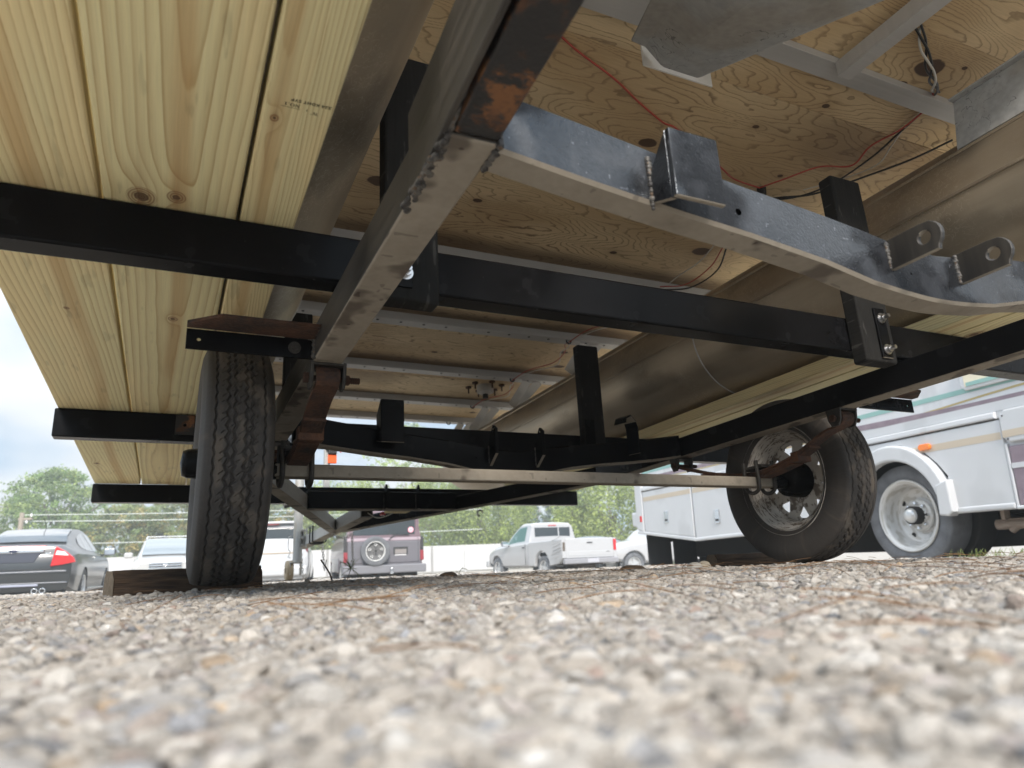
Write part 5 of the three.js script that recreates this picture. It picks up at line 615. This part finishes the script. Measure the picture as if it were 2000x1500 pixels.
// ------------------------------------------------------------------ motorhome (local: forward = -z towards the right, its left side is towards us; u runs to the rear)
const rv = thing('motorhome', 'white motorhome with teal, mauve and gold stripes beside the trailer at right', 'motorhome', [3.0, -0.157, -5.725], 0);
{
  const head = -18.94 * Math.PI / 180, uD = new V3(Math.sin(head), 0, -Math.cos(head)); // u points to the motorhome's rear, away from us
  rv.rotation.y = Math.atan2(uD.x, uD.z) + Math.PI;       // local -z = u (rear), local x = away from the camera side
  const Z = (u) => -u, Y = (y) => y + 0.157;
  M.rvWhite = phys({ ...maps(T, T, (u, v) => { const n = fbm(u * 5, v * 5, 5, 5, 5), d = sst(0.60, 0.8, fbm(u * 3 + 2, v * 9, 4, 3, 9)) * 0.08, b = 0.62 + 0.05 * (n - 0.5) - d; return [b * 0.98, b, b * 1.03, 0.28 + 0.2 * n, 0.5]; }, 1.3, 1.3), roughness: 1, clearcoat: 0.5, clearcoatRoughness: 0.2 });
  M.rvGrey = phys({ ...maps(T, T, (u, v) => { const n = fbm(u * 5, v * 5, 5, 5, 5), d = sst(0.55, 0.8, fbm(u * 3 + 7, v * 5, 4, 3, 5)) * 0.07, b = 0.57 + 0.05 * (n - 0.5) - d; return [b * 0.98, b, b * 1.025, 0.3 + 0.2 * n, 0.5]; }, 1.3, 1.3), roughness: 1, clearcoat: 0.4, clearcoatRoughness: 0.25 });
  M.rvCream = flat(0.52, 0.445, 0.35, 0.45); M.teal = flat(0.25, 0.43, 0.40, 0.4); M.mauve = std({ ...maps(256, 256, (u, v) => { const n = fbm(u * 9, v * 9, 5, 9, 9); return [0.19 + 0.10 * n, 0.145 + 0.09 * n, 0.175 + 0.09 * n, 0.5, n]; }, 0.5), roughness: 1 }); M.gold = flat(0.42, 0.33, 0.15, 0.4);
  const ext = (pts, x0, x1, bev = 0.01) => { const s = new THREE.Shape(pts.map(([u, y]) => new THREE.Vector2(u, Y(y)))), g = new THREE.ExtrudeGeometry(s, { depth: x1 - x0 - 2 * bev, bevelEnabled: bev > 0, bevelThickness: bev, bevelSize: bev, bevelOffset: -bev, bevelSegments: 3 }); g.rotateY(Math.PI / 2); g.translate(x0 + bev, 0, 0); return boxUV(g); };  // shape (u, y) -> local z = -u
  const arch = (r, y0 = 0.243, n = 16) => Array.from({ length: n + 1 }, (_, k) => { const a = Math.PI - k / n * Math.PI; return [-Math.cos(Math.PI - a) * r, y0 + Math.sin(a) * r]; });
  part(rv, 'body', ext([[-3.6, 0.27], [-0.5, 0.27], [-0.5, 0.9], [0.5, 0.9], [0.5, 0.24], [2.93, 0.21], [4.27, 0.345], [4.28, 2.9], [-3.6, 2.9]], 0.02, 2.4, 0.02), M.rvWhite, 'white fibreglass body');
  const seam = (u0, u1, y0, y1, m = M.rvGrey, d = 0.018, name = 'side_panel') => part(rv, name, ext([[u0, y0], [u1, y0], [u1, y1], [u0, y1]], 0.02 - d, 0.05, 0.006), m);
  part(rv, 'side_panel', ext([[-0.940, 0.262], [-0.43, 0.262], [-0.47, 0.50], [-0.40, 0.60], [-0.30, 0.70], [-0.10, 0.78], [0.02, 0.79], [0.15, 0.78], [0.30, 0.72], [0.45, 0.58], [0.52, 0.40], [0.54, 0.24], [2.915, 0.185], [2.915, 0.825], [-0.940, 0.825]], 0.0, 0.03, 0.006), M.rvGrey);
  part(rv, 'side_panel', ext([[-3.5, 0.262], [-1.9, 0.262], [-1.9, 0.825], [-3.5, 0.825]], 0.0, 0.03, 0.006), M.rvGrey);
  const d1 = part(rv, 'compartment_door', ext([[2.945, 0.20], [4.10, 0.315], [4.10, 0.825], [2.945, 0.825]], -0.004, 0.03, 0.007), M.rvGrey); part(rv, 'rear_corner', ext([[4.12, 0.30], [4.31, 0.345], [4.31, 2.9], [4.12, 2.9]], -0.012, 0.06, 0.02), M.rvGrey);
  for (const [u, y] of [[3.53, 0.465], [2.45, 0.40]]) { const h = part(d1, 'latch_handle', ext([[u - 0.045, y - 0.075], [u + 0.045, y - 0.075], [u + 0.045, y + 0.075], [u - 0.045, y + 0.075]], -0.014, 0.0, 0.006), M.chrome); part(h, 'latch_pocket', ext([[u - 0.03, y - 0.05], [u + 0.03, y - 0.05], [u + 0.03, y - 0.025], [u - 0.03, y - 0.025]], -0.017, -0.012, 0.001), M.trim); }
  part(rv, 'red_marker', ext([[4.15, 0.44], [4.20, 0.44], [4.20, 0.52], [4.15, 0.52]], -0.02, 0, 0.008), M.redLens); part(rv, 'tail_lamp', ext([[4.30, 0.62], [4.36, 0.62], [4.36, 0.82], [4.30, 0.82]], 0.06, 0.22, 0.01), M.redLens); part(rv, 'rear_bumper', ext([[4.26, 0.35], [4.46, 0.40], [4.46, 0.58], [4.26, 0.58]], 0.0, 2.42, 0.03), M.rvGrey);
  part(rv, 'belt_moulding', merge([ext([[-0.92, 0.838], [4.12, 0.838], [4.12, 0.885], [-0.92, 0.885]], -0.012, 0.02, 0.012), ext([[-3.5, 0.838], [-1.9, 0.838], [-1.9, 0.885], [-3.5, 0.885]], -0.012, 0.02, 0.012)]), M.rvWhite); part(rv, 'belt_shadow_gap', ext([[-3.5, 0.829], [4.12, 0.829], [4.12, 0.836], [-3.5, 0.836]], 0.004, 0.02, 0), flat(0.10, 0.09, 0.08, 0.8));
  part(rv, 'grey_band', ext([[-3.5, 0.89], [4.12, 0.89], [4.12, 0.956], [-3.5, 0.956]], 0.016, 0.021, 0), M.rvGrey, 'pale grey upper band');
  const band = (f0, f1, x, u0 = -3.4, u1 = 4.12, n = 26) => { const a = [], b = []; for (let k = 0; k <= n; k++) { const u = mix(u0, u1, k / n); a.push([u, f0(u)]); b.push([u, f1(u)]); } return ext([...a, ...b.reverse()], x, x + 0.003, 0); };
  part(rv, 'teal_stripe', band(() => 1.062, () => 1.098, 0.0172), M.teal); const mz = (u) => 0.962 + 0.036 * sst(-0.9, 0.6, u) ; part(rv, 'mauve_stripe', band((u) => mz(u) - 0.052 + 0.028 * sst(-1.0, 0.5, u), (u) => mz(u) + 0.022 - 0.004 * sst(-1, 0.5, u), 0.0168), M.mauve); part(rv, 'gold_stripe', band((u) => 0.968 - 0.004 * u + 0.055 * sst(0.1, -1.4, u), (u) => 0.980 - 0.004 * u + 0.058 * sst(0.1, -1.4, u), 0.0176), M.gold);
  part(rv, 'cream_stripe', band(() => 0.692, () => 0.742, -0.0012, -0.93, 0.24, 4), M.rvCream); part(rv, 'cream_stripe', band(() => 0.70, () => 0.755, -0.0052, 2.95, 4.09, 4), M.rvCream); part(rv, 'cream_stripe', band(() => 0.70, () => 0.755, -0.0012, 0.45, 2.91, 4), M.rvCream);
  // wheel-arch flare
  const out = [], inn = []; for (let k = 0; k <= 22; k++) { const a = -0.06 + k / 22 * (Math.PI + 0.12); out.push([Math.cos(a) * 0.50, 0.26 + Math.sin(a) * 0.53]); inn.push([Math.cos(a) * 0.405, 0.26 + Math.sin(a) * 0.405]); } part(rv, 'arch_flare', ext([...out, ...inn.reverse()], -0.06, 0.03, 0.018), M.rvGrey); part(rv, 'flare_foot', ext([[-0.505, 0.47], [-0.40, 0.44], [-0.395, 0.22], [-0.47, 0.21], [-0.515, 0.24]], -0.064, 0.03, 0.014), M.rvGrey); part(rv, 'arch_liner', merge([ext([...arch(0.485, 0.26), ...arch(0.465, 0.26).reverse()], 0.025, 0.95, 0), ext([...arch(0.485, 0.26), [0.485, 0.2], [-0.485, 0.2]], 0.93, 0.95, 0)]), M.under);
  part(rv, 'skirt_rail', merge([ext([[-0.94, 0.225], [-0.50, 0.225], [-0.50, 0.268], [-0.94, 0.268]], -0.012, 0.05, 0.014), ext([[-3.5, 0.225], [-1.9, 0.225], [-1.9, 0.268], [-3.5, 0.268]], -0.012, 0.05, 0.014), ext([[0.54, 0.20], [2.93, 0.15], [2.93, 0.19], [0.54, 0.245]], -0.012, 0.05, 0.014), ext([[2.93, 0.15], [4.30, 0.295], [4.30, 0.335], [2.93, 0.195]], -0.012, 0.05, 0.014)]), M.rvGrey);
  part(rv, 'mauve_door', ext([[-1.88, 0.245], [-0.962, 0.245], [-0.962, 0.640], [-1.88, 0.640]], 0.0, 0.03, 0.012), M.mauve, 'mauve compartment door with a pale stripe'); part(rv, 'door_frame', merge([ext([[-1.89, 0.222], [-0.945, 0.222], [-0.945, 0.246], [-1.89, 0.246]], -0.010, 0.02, 0.008), ext([[-0.960, 0.24], [-0.944, 0.24], [-0.944, 0.66], [-0.960, 0.66]], -0.004, 0.02, 0.003)]), M.rvWhite); part(rv, 'door_stripe', ext([[-1.88, 0.490], [-0.964, 0.490], [-0.964, 0.525], [-1.88, 0.525]], -0.004, 0.001, 0), M.rvGrey);
  part(rv, 'access_panel', ext([[-1.88, 0.662], [-0.99, 0.662], [-0.945, 0.70], [-0.945, 0.84], [-0.985, 0.885], [-1.88, 0.885]], -0.012, 0.02, 0.012), M.rvGrey); part(rv, 'access_stripe', ext([[-1.88, 0.708], [-0.953, 0.698], [-0.953, 0.745], [-1.88, 0.757]], -0.015, -0.010, 0), M.rvCream); for (const [u, y] of [[-0.975, 0.845], [-0.985, 0.685]]) part(rv, 'panel_screw', ext(Array.from({ length: 10 }, (_, k) => [u + Math.cos(k * 0.628) * 0.006, y + Math.sin(k * 0.628) * 0.006]), -0.015, -0.01, 0), M.trim);
  const vt = part(rv, 'vent_cover', ext([[-1.5, 1.075], [-0.74, 1.075], [-0.705, 1.11], [-0.705, 1.24], [-0.74, 1.27], [-1.5, 1.27]], -0.008, 0.02, 0.012), M.rvWhite); part(vt, 'vent_field', ext([[-1.5, 1.10], [-0.745, 1.10], [-0.745, 1.25], [-1.5, 1.25]], -0.011, -0.006, 0), flat(0.74, 0.68, 0.52, 0.5)); part(vt, 'vent_stripe', ext([[-1.5, 1.100], [-0.76, 1.100], [-0.76, 1.128], [-1.5, 1.128]], -0.0145, -0.010, 0), M.teal); for (let k = 0; k < 9; k++) part(vt, 'vent_slot', ext([[-0.80 - k * 0.075, 1.19], [-0.745 - k * 0.075, 1.19], [-0.745 - k * 0.075, 1.212], [-0.80 - k * 0.075, 1.212]], -0.015, -0.010, 0), flat(0.14, 0.11, 0.08, 0.8));
  part(rv, 'amber_marker', ext(Array.from({ length: 24 }, (_, k) => { const a = k / 24 * 6.2832; return [-0.33 + Math.sign(Math.cos(a)) * 0.028 + Math.cos(a) * 0.025, 0.732 + Math.sin(a) * 0.025]; }), -0.026, 0.0, 0.008), M.amber);
  // dual rear wheels and the deep-dish rim
  const w = new THREE.Group(); w.name = 'wheel'; w.position.set(0.17, Y(0.243), 0); rv.add(w); part(w, 'tyre', tyreGeo(0.40, 0.225, 0.262, 96, false), M.tyreGrey, 'dusty blue-grey tyre'); const rm = std({ ...maps(T, T, (u, v) => { const n = fbm(u * 6, v * 6, 5, 6, 6), k = sst(0.45, 0.7, n), c = mix3([0.64, 0.635, 0.62], [0.48, 0.465, 0.43], k); return [c[0], c[1], c[2], 0.45 + 0.2 * n, n]; }, 0.3), roughness: 1, metalness: 0.35 });
  part(w, 'rim', lathe([[-0.095, 0.270], [-0.103, 0.282], [-0.112, 0.272], [-0.098, 0.255], [-0.085, 0.236], [-0.02, 0.228], [0.015, 0.215], [0.035, 0.195], [0.045, 0.15], [0.052, 0.118], [0.028, 0.112], [0.024, 0.06]], 72), rm, 'deep-dish rim'); part(w, 'hub_flange', merge([lathe([[0.026, 0.125], [0.008, 0.12], [0.004, 0.07], [-0.030, 0.066], [-0.036, 0.06]], 40)]), rm); part(w, 'hub_cap', lathe([[-0.03, 0.062], [-0.075, 0.058], [-0.098, 0.046], [-0.104, 0.025], [-0.105, 0.001]], 32), flat(0.70, 0.70, 0.69, 0.3, 0.5)); for (let k = 0; k < 8; k++) { const a = k * 0.7854; part(w, 'lug_nut', cyl([0.012, Math.cos(a) * 0.096, Math.sin(a) * 0.096], [-0.018, Math.cos(a) * 0.096, Math.sin(a) * 0.096], 0.014, 0.011, 8), M.chrome); } for (let k = 0; k < 4; k++) { const a = k * 1.5708 + 0.6, g = lathe([[0, 0.001], [0, 0.021]], 18); g.scale(1, 1, 1); g.translate(0.036, Math.cos(a) * 0.182, Math.sin(a) * 0.182); part(w, 'hand_hole', g, M.under); }
  const w2 = new THREE.Group(); w2.name = 'wheel'; w2.position.set(0.44, Y(0.243), 0); rv.add(w2); part(w2, 'tyre', tyreGeo(0.40, 0.225, 0.262, 96, false), M.tyreFar); const w3 = w2.clone(); w3.name = 'wheel'; w3.position.x = 2.2; rv.add(w3); part(rv, 'axle', cyl([0.1, Y(0.243), 0], [2.3, Y(0.243), 0], 0.07, 0.07, 16), M.under); part(rv, 'chassis', merge([box(0.7, 0.85, 0.38, 0.52, -3.5, 3.4, 0.01), box(1.6, 1.75, 0.38, 0.52, -3.5, 3.4, 0.01)]), M.under);
  // exhaust pipe
  part(rv, 'underbody', merge([box(0.80, 2.3, 0.10, 0.50, 0.62, 3.45, 0.02), box(0.60, 2.3, 0.12, 0.46, -3.9, -0.60, 0.02)]), M.under);
  const ex = part(rv, 'exhaust_pipe', merge([tube([[0.22, Y(0.135), 0.61], [0.25, Y(0.135), 0.80], [0.32, Y(0.138), 1.1], [0.5, Y(0.15), 1.7]], 0.036, 40, 20), cyl([0.23, Y(0.085), 0.70], [0.24, Y(0.125), 0.74], 0.022, 0.03, 12), box(0.20, 0.26, Y(0.165), Y(0.25), 0.66, 0.69, 0.004), box(0.19, 0.30, Y(0.165), Y(0.172), 0.72, 1.3, 0.002)]), std({ ...maps(256, 256, (u, v) => { const n = fbm(u * 8, v * 8, 5, 8, 8), c = mix3([0.22, 0.165, 0.13], [0.40, 0.34, 0.29], n); return [c[0], c[1], c[2], 0.8, n]; }, 0.3), roughness: 1, metalness: 0.2 }), 'rusty exhaust pipe'); part(ex, 'pipe_mouth', cyl([0.219, Y(0.135), 0.606], [0.2205, Y(0.135), 0.612], 0.031, 0.031, 20), M.under);
  for (let k = 0; k < 6; k++) { const x0 = 0.06 + k * 0.385, g = box(x0, x0 + 0.355, 0.02, 0.46, -4.20, -4.185, 0.003); part(rv, 'mud_flap', g, flat(0.035, 0.035, 0.036, 0.85)); } part(rv, 'mud_flap_top', box(0.06, 2.34, 0.33, 0.50, -4.205, -4.18, 0.003), flat(0.03, 0.03, 0.031, 0.85)); part(rv, 'drain_stub', cyl([0.5, Y(0.16), -3.6], [0.5, Y(0.26), -3.6], 0.04, 0.04, 16), M.rvWhite);
}
// ------------------------------------------------------------------ fence, pole, trees
{
  const P = std({ ...maps(256, 256, (u, v) => { const n = fbm(u * 4, v * 4, 4, 4, 4), b = 0.52 + 0.08 * (n - 0.5); return [b, b * 0.995, b * 0.985, 0.5, n]; }, 2), roughness: 1 }), a = new V3(-31, 0, -34.4), dir = new V3(18.2, 0, -5.5).normalize(), f = thing('panel_fence', 'long white panel fence across the back of the lot', 'fence', [a.x, -0.57, a.z], Math.atan2(-dir.z, dir.x));
  for (let k = 0; k < 20; k++) { const x = k * 1.94; part(f, 'fence_panel', box(x + 0.06, x + 1.88, 0.06, 1.46, -0.02, 0.02, 0.006), P); part(f, 'fence_post', box(x - 0.055, x + 0.055, 0, 1.50, -0.055, 0.055, 0.01), k % 3 === 2 ? flat(0.30, 0.29, 0.28, 0.7) : P); part(f, 'fence_rail', box(x + 0.055, x + 1.885, 1.44, 1.50, -0.03, 0.03, 0.006), P); }
}
{
  const o = thing('utility_pole', 'wooden utility pole above the dark sedan carrying wires', 'utility pole', [-23.75, -0.57, -34.6]), W = flat(0.30, 0.255, 0.205, 0.85); part(o, 'pole', cyl([0, 0, 0], [0.05, 3.7, 0], 0.13, 0.10, 14), W); part(o, 'crossarm', box(-0.1, 0.55, 3.35, 3.45, -0.05, 0.05, 0.01), W); for (const [x, y] of [[0.1, 3.5], [0.5, 3.5], [0.3, 3.2]]) part(o, 'insulator', cyl([x, y, 0], [x, y + 0.14, 0], 0.05, 0.04, 10), M.whiteLens);
  for (const [y, l, s] of [[3.02, 'upper pale wire from the utility pole', 0.05], [2.72, 'middle pale wire from the utility pole', 0.08], [1.62, 'lower pale wire from the utility pole', 0.04]]) { const g = part(scene, numbered('overhead_wire'), tube([[-23.7, y, -34.6], [-18, y - s, -36.3], [-10, y - s * 0.4, -38.7], [-2, y + 0.1, -41]], 0.018, 40, 5), flat(0.55, 0.58, 0.56, 0.6)); tag(g, l, 'wire'); }
}
const bark = flat(0.17, 0.145, 0.12, 0.9);
function limbs(r, h, n, spread) { const g = [], tips = []; g.push(tube([[0, 0, 0], [0.08 * h * (r() - 0.5), h * 0.25, 0], [0.1 * h * (r() - 0.5), h * 0.5, 0.05 * h * (r() - 0.5)]], h * 0.022, 10, 8)); for (let k = 0; k < n; k++) { const a = r() * 6.28, e = 0.35 + 0.6 * r(), L = h * (0.26 + 0.22 * r()), y0 = h * (0.16 + 0.26 * r()), p1 = [Math.cos(a) * L * spread * 0.5, y0 + L * e * 0.6, Math.sin(a) * L * spread * 0.5], p2 = [Math.cos(a + 0.3) * L * spread, y0 + L * e * 1.25, Math.sin(a + 0.3) * L * spread]; g.push(tube([[0, y0, 0], p1, p2], h * (0.006 + 0.005 * r()), 10, 6)); tips.push(p1, p2); for (let q = 0; q < 3; q++) { const b = a + (r() - 0.5) * 2.2, M2 = L * 0.5 * r() + 0.1 * L; g.push(tube([p1, [p1[0] + Math.cos(b) * M2 * 0.6, p1[1] + M2 * 0.5, p1[2] + Math.sin(b) * M2 * 0.6], [p1[0] + Math.cos(b) * M2, p1[1] + M2 * 1.0, p1[2] + Math.sin(b) * M2]], h * 0.0032, 6, 4)); } } return merge(g); }
function crown(seed, h, w, y0, clumps, per, leaf, pal, shape) {
  const r = rng(seed), pos = [], col = [], v = new V3(), a = new V3(), b = new V3(), n = new V3();
  for (let c = 0; c < clumps; c++) {
    let t = r(), ang = r() * 6.28, rad = Math.sqrt(r()), y, x, z, k = shape === 'cone' ? (1 - t) * 0.95 + 0.05 : shape === 'weep' ? Math.sqrt(1 - Math.pow(Math.abs(t - 0.55) / 0.55, 2.2)) || 0.1 : Math.sqrt(Math.max(0.03, 1 - Math.pow((t - 0.45) / 0.55, 2))); k *= 0.82 + 0.36 * vn(ang * 1.6 + seed, t * 4, 10);
    y = y0 + t * (h - y0); x = Math.cos(ang) * w * k * (0.35 + 0.65 * rad); z = Math.sin(ang) * w * k * (0.35 + 0.65 * rad); const cr = (0.09 + 0.09 * r()) * w * (shape === 'cone' ? 0.9 : 1), base = pal[Math.floor(r() * pal.length)], br = 0.65 + 0.7 * r();
    for (let l = 0; l < per; l++) { v.set(r() + r() + r() - 1.5, (r() + r() - 1) * (shape === 'weep' ? 2.2 : 0.75), r() + r() + r() - 1.5).multiplyScalar(cr); const s = leaf * (0.6 + 0.8 * r()); a.set(r() - 0.5, r() - 0.5, r() - 0.5).normalize(); n.set(r() - 0.5, r() - 0.3, r() - 0.5); b.crossVectors(a, n).normalize(); a.multiplyScalar(s); b.multiplyScalar(s * (shape === 'cone' ? 0.35 : 0.55)); const px = x + v.x, py = y + v.y, pz = z + v.z; pos.push(px - a.x, py - a.y, pz - a.z, px + b.x, py + b.y, pz + b.z, px + a.x, py + a.y, pz + a.z, px - a.x, py - a.y, pz - a.z, px + a.x, py + a.y, pz + a.z, px - b.x, py - b.y, pz - b.z); const f = br * (0.8 + 0.4 * r()); for (let q = 0; q < 6; q++) col.push(base[0] * f, base[1] * f, base[2] * f); }
  }
  const g = new THREE.BufferGeometry(); g.setAttribute('position', new THREE.Float32BufferAttribute(pos, 3)); g.setAttribute('color', new THREE.Float32BufferAttribute(col, 3)); g.computeVertexNormals(); return g;
}
const leafMat = phys({ vertexColors: true, side: THREE.DoubleSide, roughness: 0.75, transmission: 0.45, thickness: 0, color: 0xffffff });
const KIND = {
  oak: (s) => ({ c: crown(s, 7.0, 3.1, 1.1, 420, 60, 0.080, [[0.22, 0.32, 0.10], [0.17, 0.26, 0.08], [0.28, 0.37, 0.13], [0.33, 0.40, 0.13]]), t: limbs(rng(s), 7.0, 12, 0.8) }),
  brush: (s) => ({ c: crown(s, 4.8, 2.6, 0.15, 340, 58, 0.078, [[0.25, 0.30, 0.11], [0.20, 0.27, 0.09], [0.34, 0.35, 0.11], [0.42, 0.34, 0.11], [0.23, 0.28, 0.12]]), t: limbs(rng(s), 4.4, 9, 0.7) }),
  willow: (s) => ({ c: crown(s, 6.0, 3.2, 0.25, 400, 60, 0.078, [[0.33, 0.40, 0.11], [0.39, 0.46, 0.13], [0.28, 0.35, 0.10]], 'weep'), t: limbs(rng(s), 5.4, 10, 0.7) }),
  pine: (s) => ({ c: crown(s, 8.5, 2.0, 0.5, 300, 44, 0.115, [[0.12, 0.19, 0.125], [0.15, 0.22, 0.145], [0.20, 0.26, 0.16]], 'cone'), t: limbs(rng(s), 7.5, 5, 0.4) }),
  tall: (s) => ({ c: crown(s, 11.5, 3.4, 3.0, 150, 26, 0.12, [[0.24, 0.34, 0.10], [0.32, 0.40, 0.13]]), t: limbs(rng(s), 11.0, 12, 0.7) }),
};
const built = {};
function tree(kind, label, x, z, k = 1, turn = 0, group) {
  built[kind] ||= KIND[kind](kind.length * 17 + 3); const o = thing(kind === 'pine' ? 'pine_tree' : kind === 'brush' ? 'bushy_tree' : kind === 'willow' ? 'willow_tree' : 'leafy_tree', label, 'tree', [x, groundY(x, z), z], turn, group); o.scale.setScalar(k); part(o, 'trunk', built[kind].t, bark); part(o, 'crown', built[kind].c, leafMat); return o;
}
tree('oak', 'large rounded green tree behind the dark sedan, tallest on the left', -28.3, -44.2, 1.0, 0.4);
tree('brush', 'low dense tree left of the large rounded tree at the picture edge', -31.5, -40.5, 0.85, 1.4);
tree('brush', 'yellow-green bushy tree right of the large rounded tree', -24.2, -45.2, 1.0, 0); tree('brush', 'autumn-tinted bushy tree behind the white sport utility vehicle', -21.2, -44.6, 1.06, 2.1); tree('oak', 'tall green tree just left of the trailer tyre above the utility vehicle', -19.6, -49, 0.92, 3.0); tree('brush', 'bushy tree over the sport utility vehicle roof by the tyre', -18.0, -45.0, 1.0, 4.2);
tree('brush', 'bushy tree above the minivan left of the trailer jack', -14.6, -46.5, 1.1, 0.9); tree('willow', 'yellow-green tree right of the trailer jack', -11.6, -47.5, 0.95, 1.9); tree('tall', 'tall thin-leaved tree seen through the gap over the axle', -8.6, -58, 1.0, 0.3); tree('tall', 'second tall tree right of it, showing under the axle', -5.6, -60, 0.92, 2.2);
tree('willow', 'bright yellow-green willow behind the maroon van', -4.9, -49.5, 1.0, 0.2); tree('willow', 'bright yellow-green willow left of the white pickup', -1.8, -48.5, 0.95, 2.6);
tree('pine', 'dark pine directly behind the white pickup cab', 0.9, -58, 0.86, 0); tree('pine', 'dark pine right of the one behind the pickup cab', 3.0, -60, 0.9, 1.1); tree('pine', 'dark pine above the pickup tailgate', 5.2, -61, 0.88, 2.3); tree('pine', 'dark pine at the left of the pine row', -1.4, -61, 0.8, 3.9);
tree('willow', 'leafy pale green tree beside the motorhome rear corner', 5.9, -45.0, 1.12, 1.0); tree('willow', 'pale green tree farther right behind the motorhome', 10.5, -46, 1.1, 4.0); tree('brush', 'low green tree between the pines and the motorhome', 3.9, -47, 0.8, 5.0);
{ // bare tree at the left edge
  const r = rng(71), g = []; const grow = (p, d, L, w, n) => { const e = [p[0] + d[0] * L, p[1] + d[1] * L, p[2] + d[2] * L], m = [(p[0] + e[0]) / 2 + (r() - 0.5) * L * 0.12, (p[1] + e[1]) / 2, (p[2] + e[2]) / 2]; g.push(tube([p, m, e], w, 6, 5)); if (n > 0) for (let k = 0; k < 3; k++) { const q = new V3(d[0] + (r() - 0.5) * 1.1, d[1] + (r() - 0.4) * 0.6, d[2] + (r() - 0.5) * 1.1).normalize(); grow(e, [q.x, q.y, q.z], L * (0.6 + 0.2 * r()), w * 0.6, n - 1); } }; grow([0, 0, 0], [0.05, 1, 0], 1.9, 0.075, 5);
  for (const [x, z, l] of [[-31.8, -45.5, 'bare leafless tree at the left picture edge'], [-29.9, -47, 'bare leafless tree half behind the large rounded tree']]) { const o = thing('bare_tree', l, 'tree', [x, groundY(x, z), z], x); part(o, 'trunk', g.length > 1 ? (built.bare ||= merge(g)) : g[0], flat(0.30, 0.28, 0.26, 0.9)); }
}
renderer.setSize(1024, 768);
renderer.render(scene, camera);
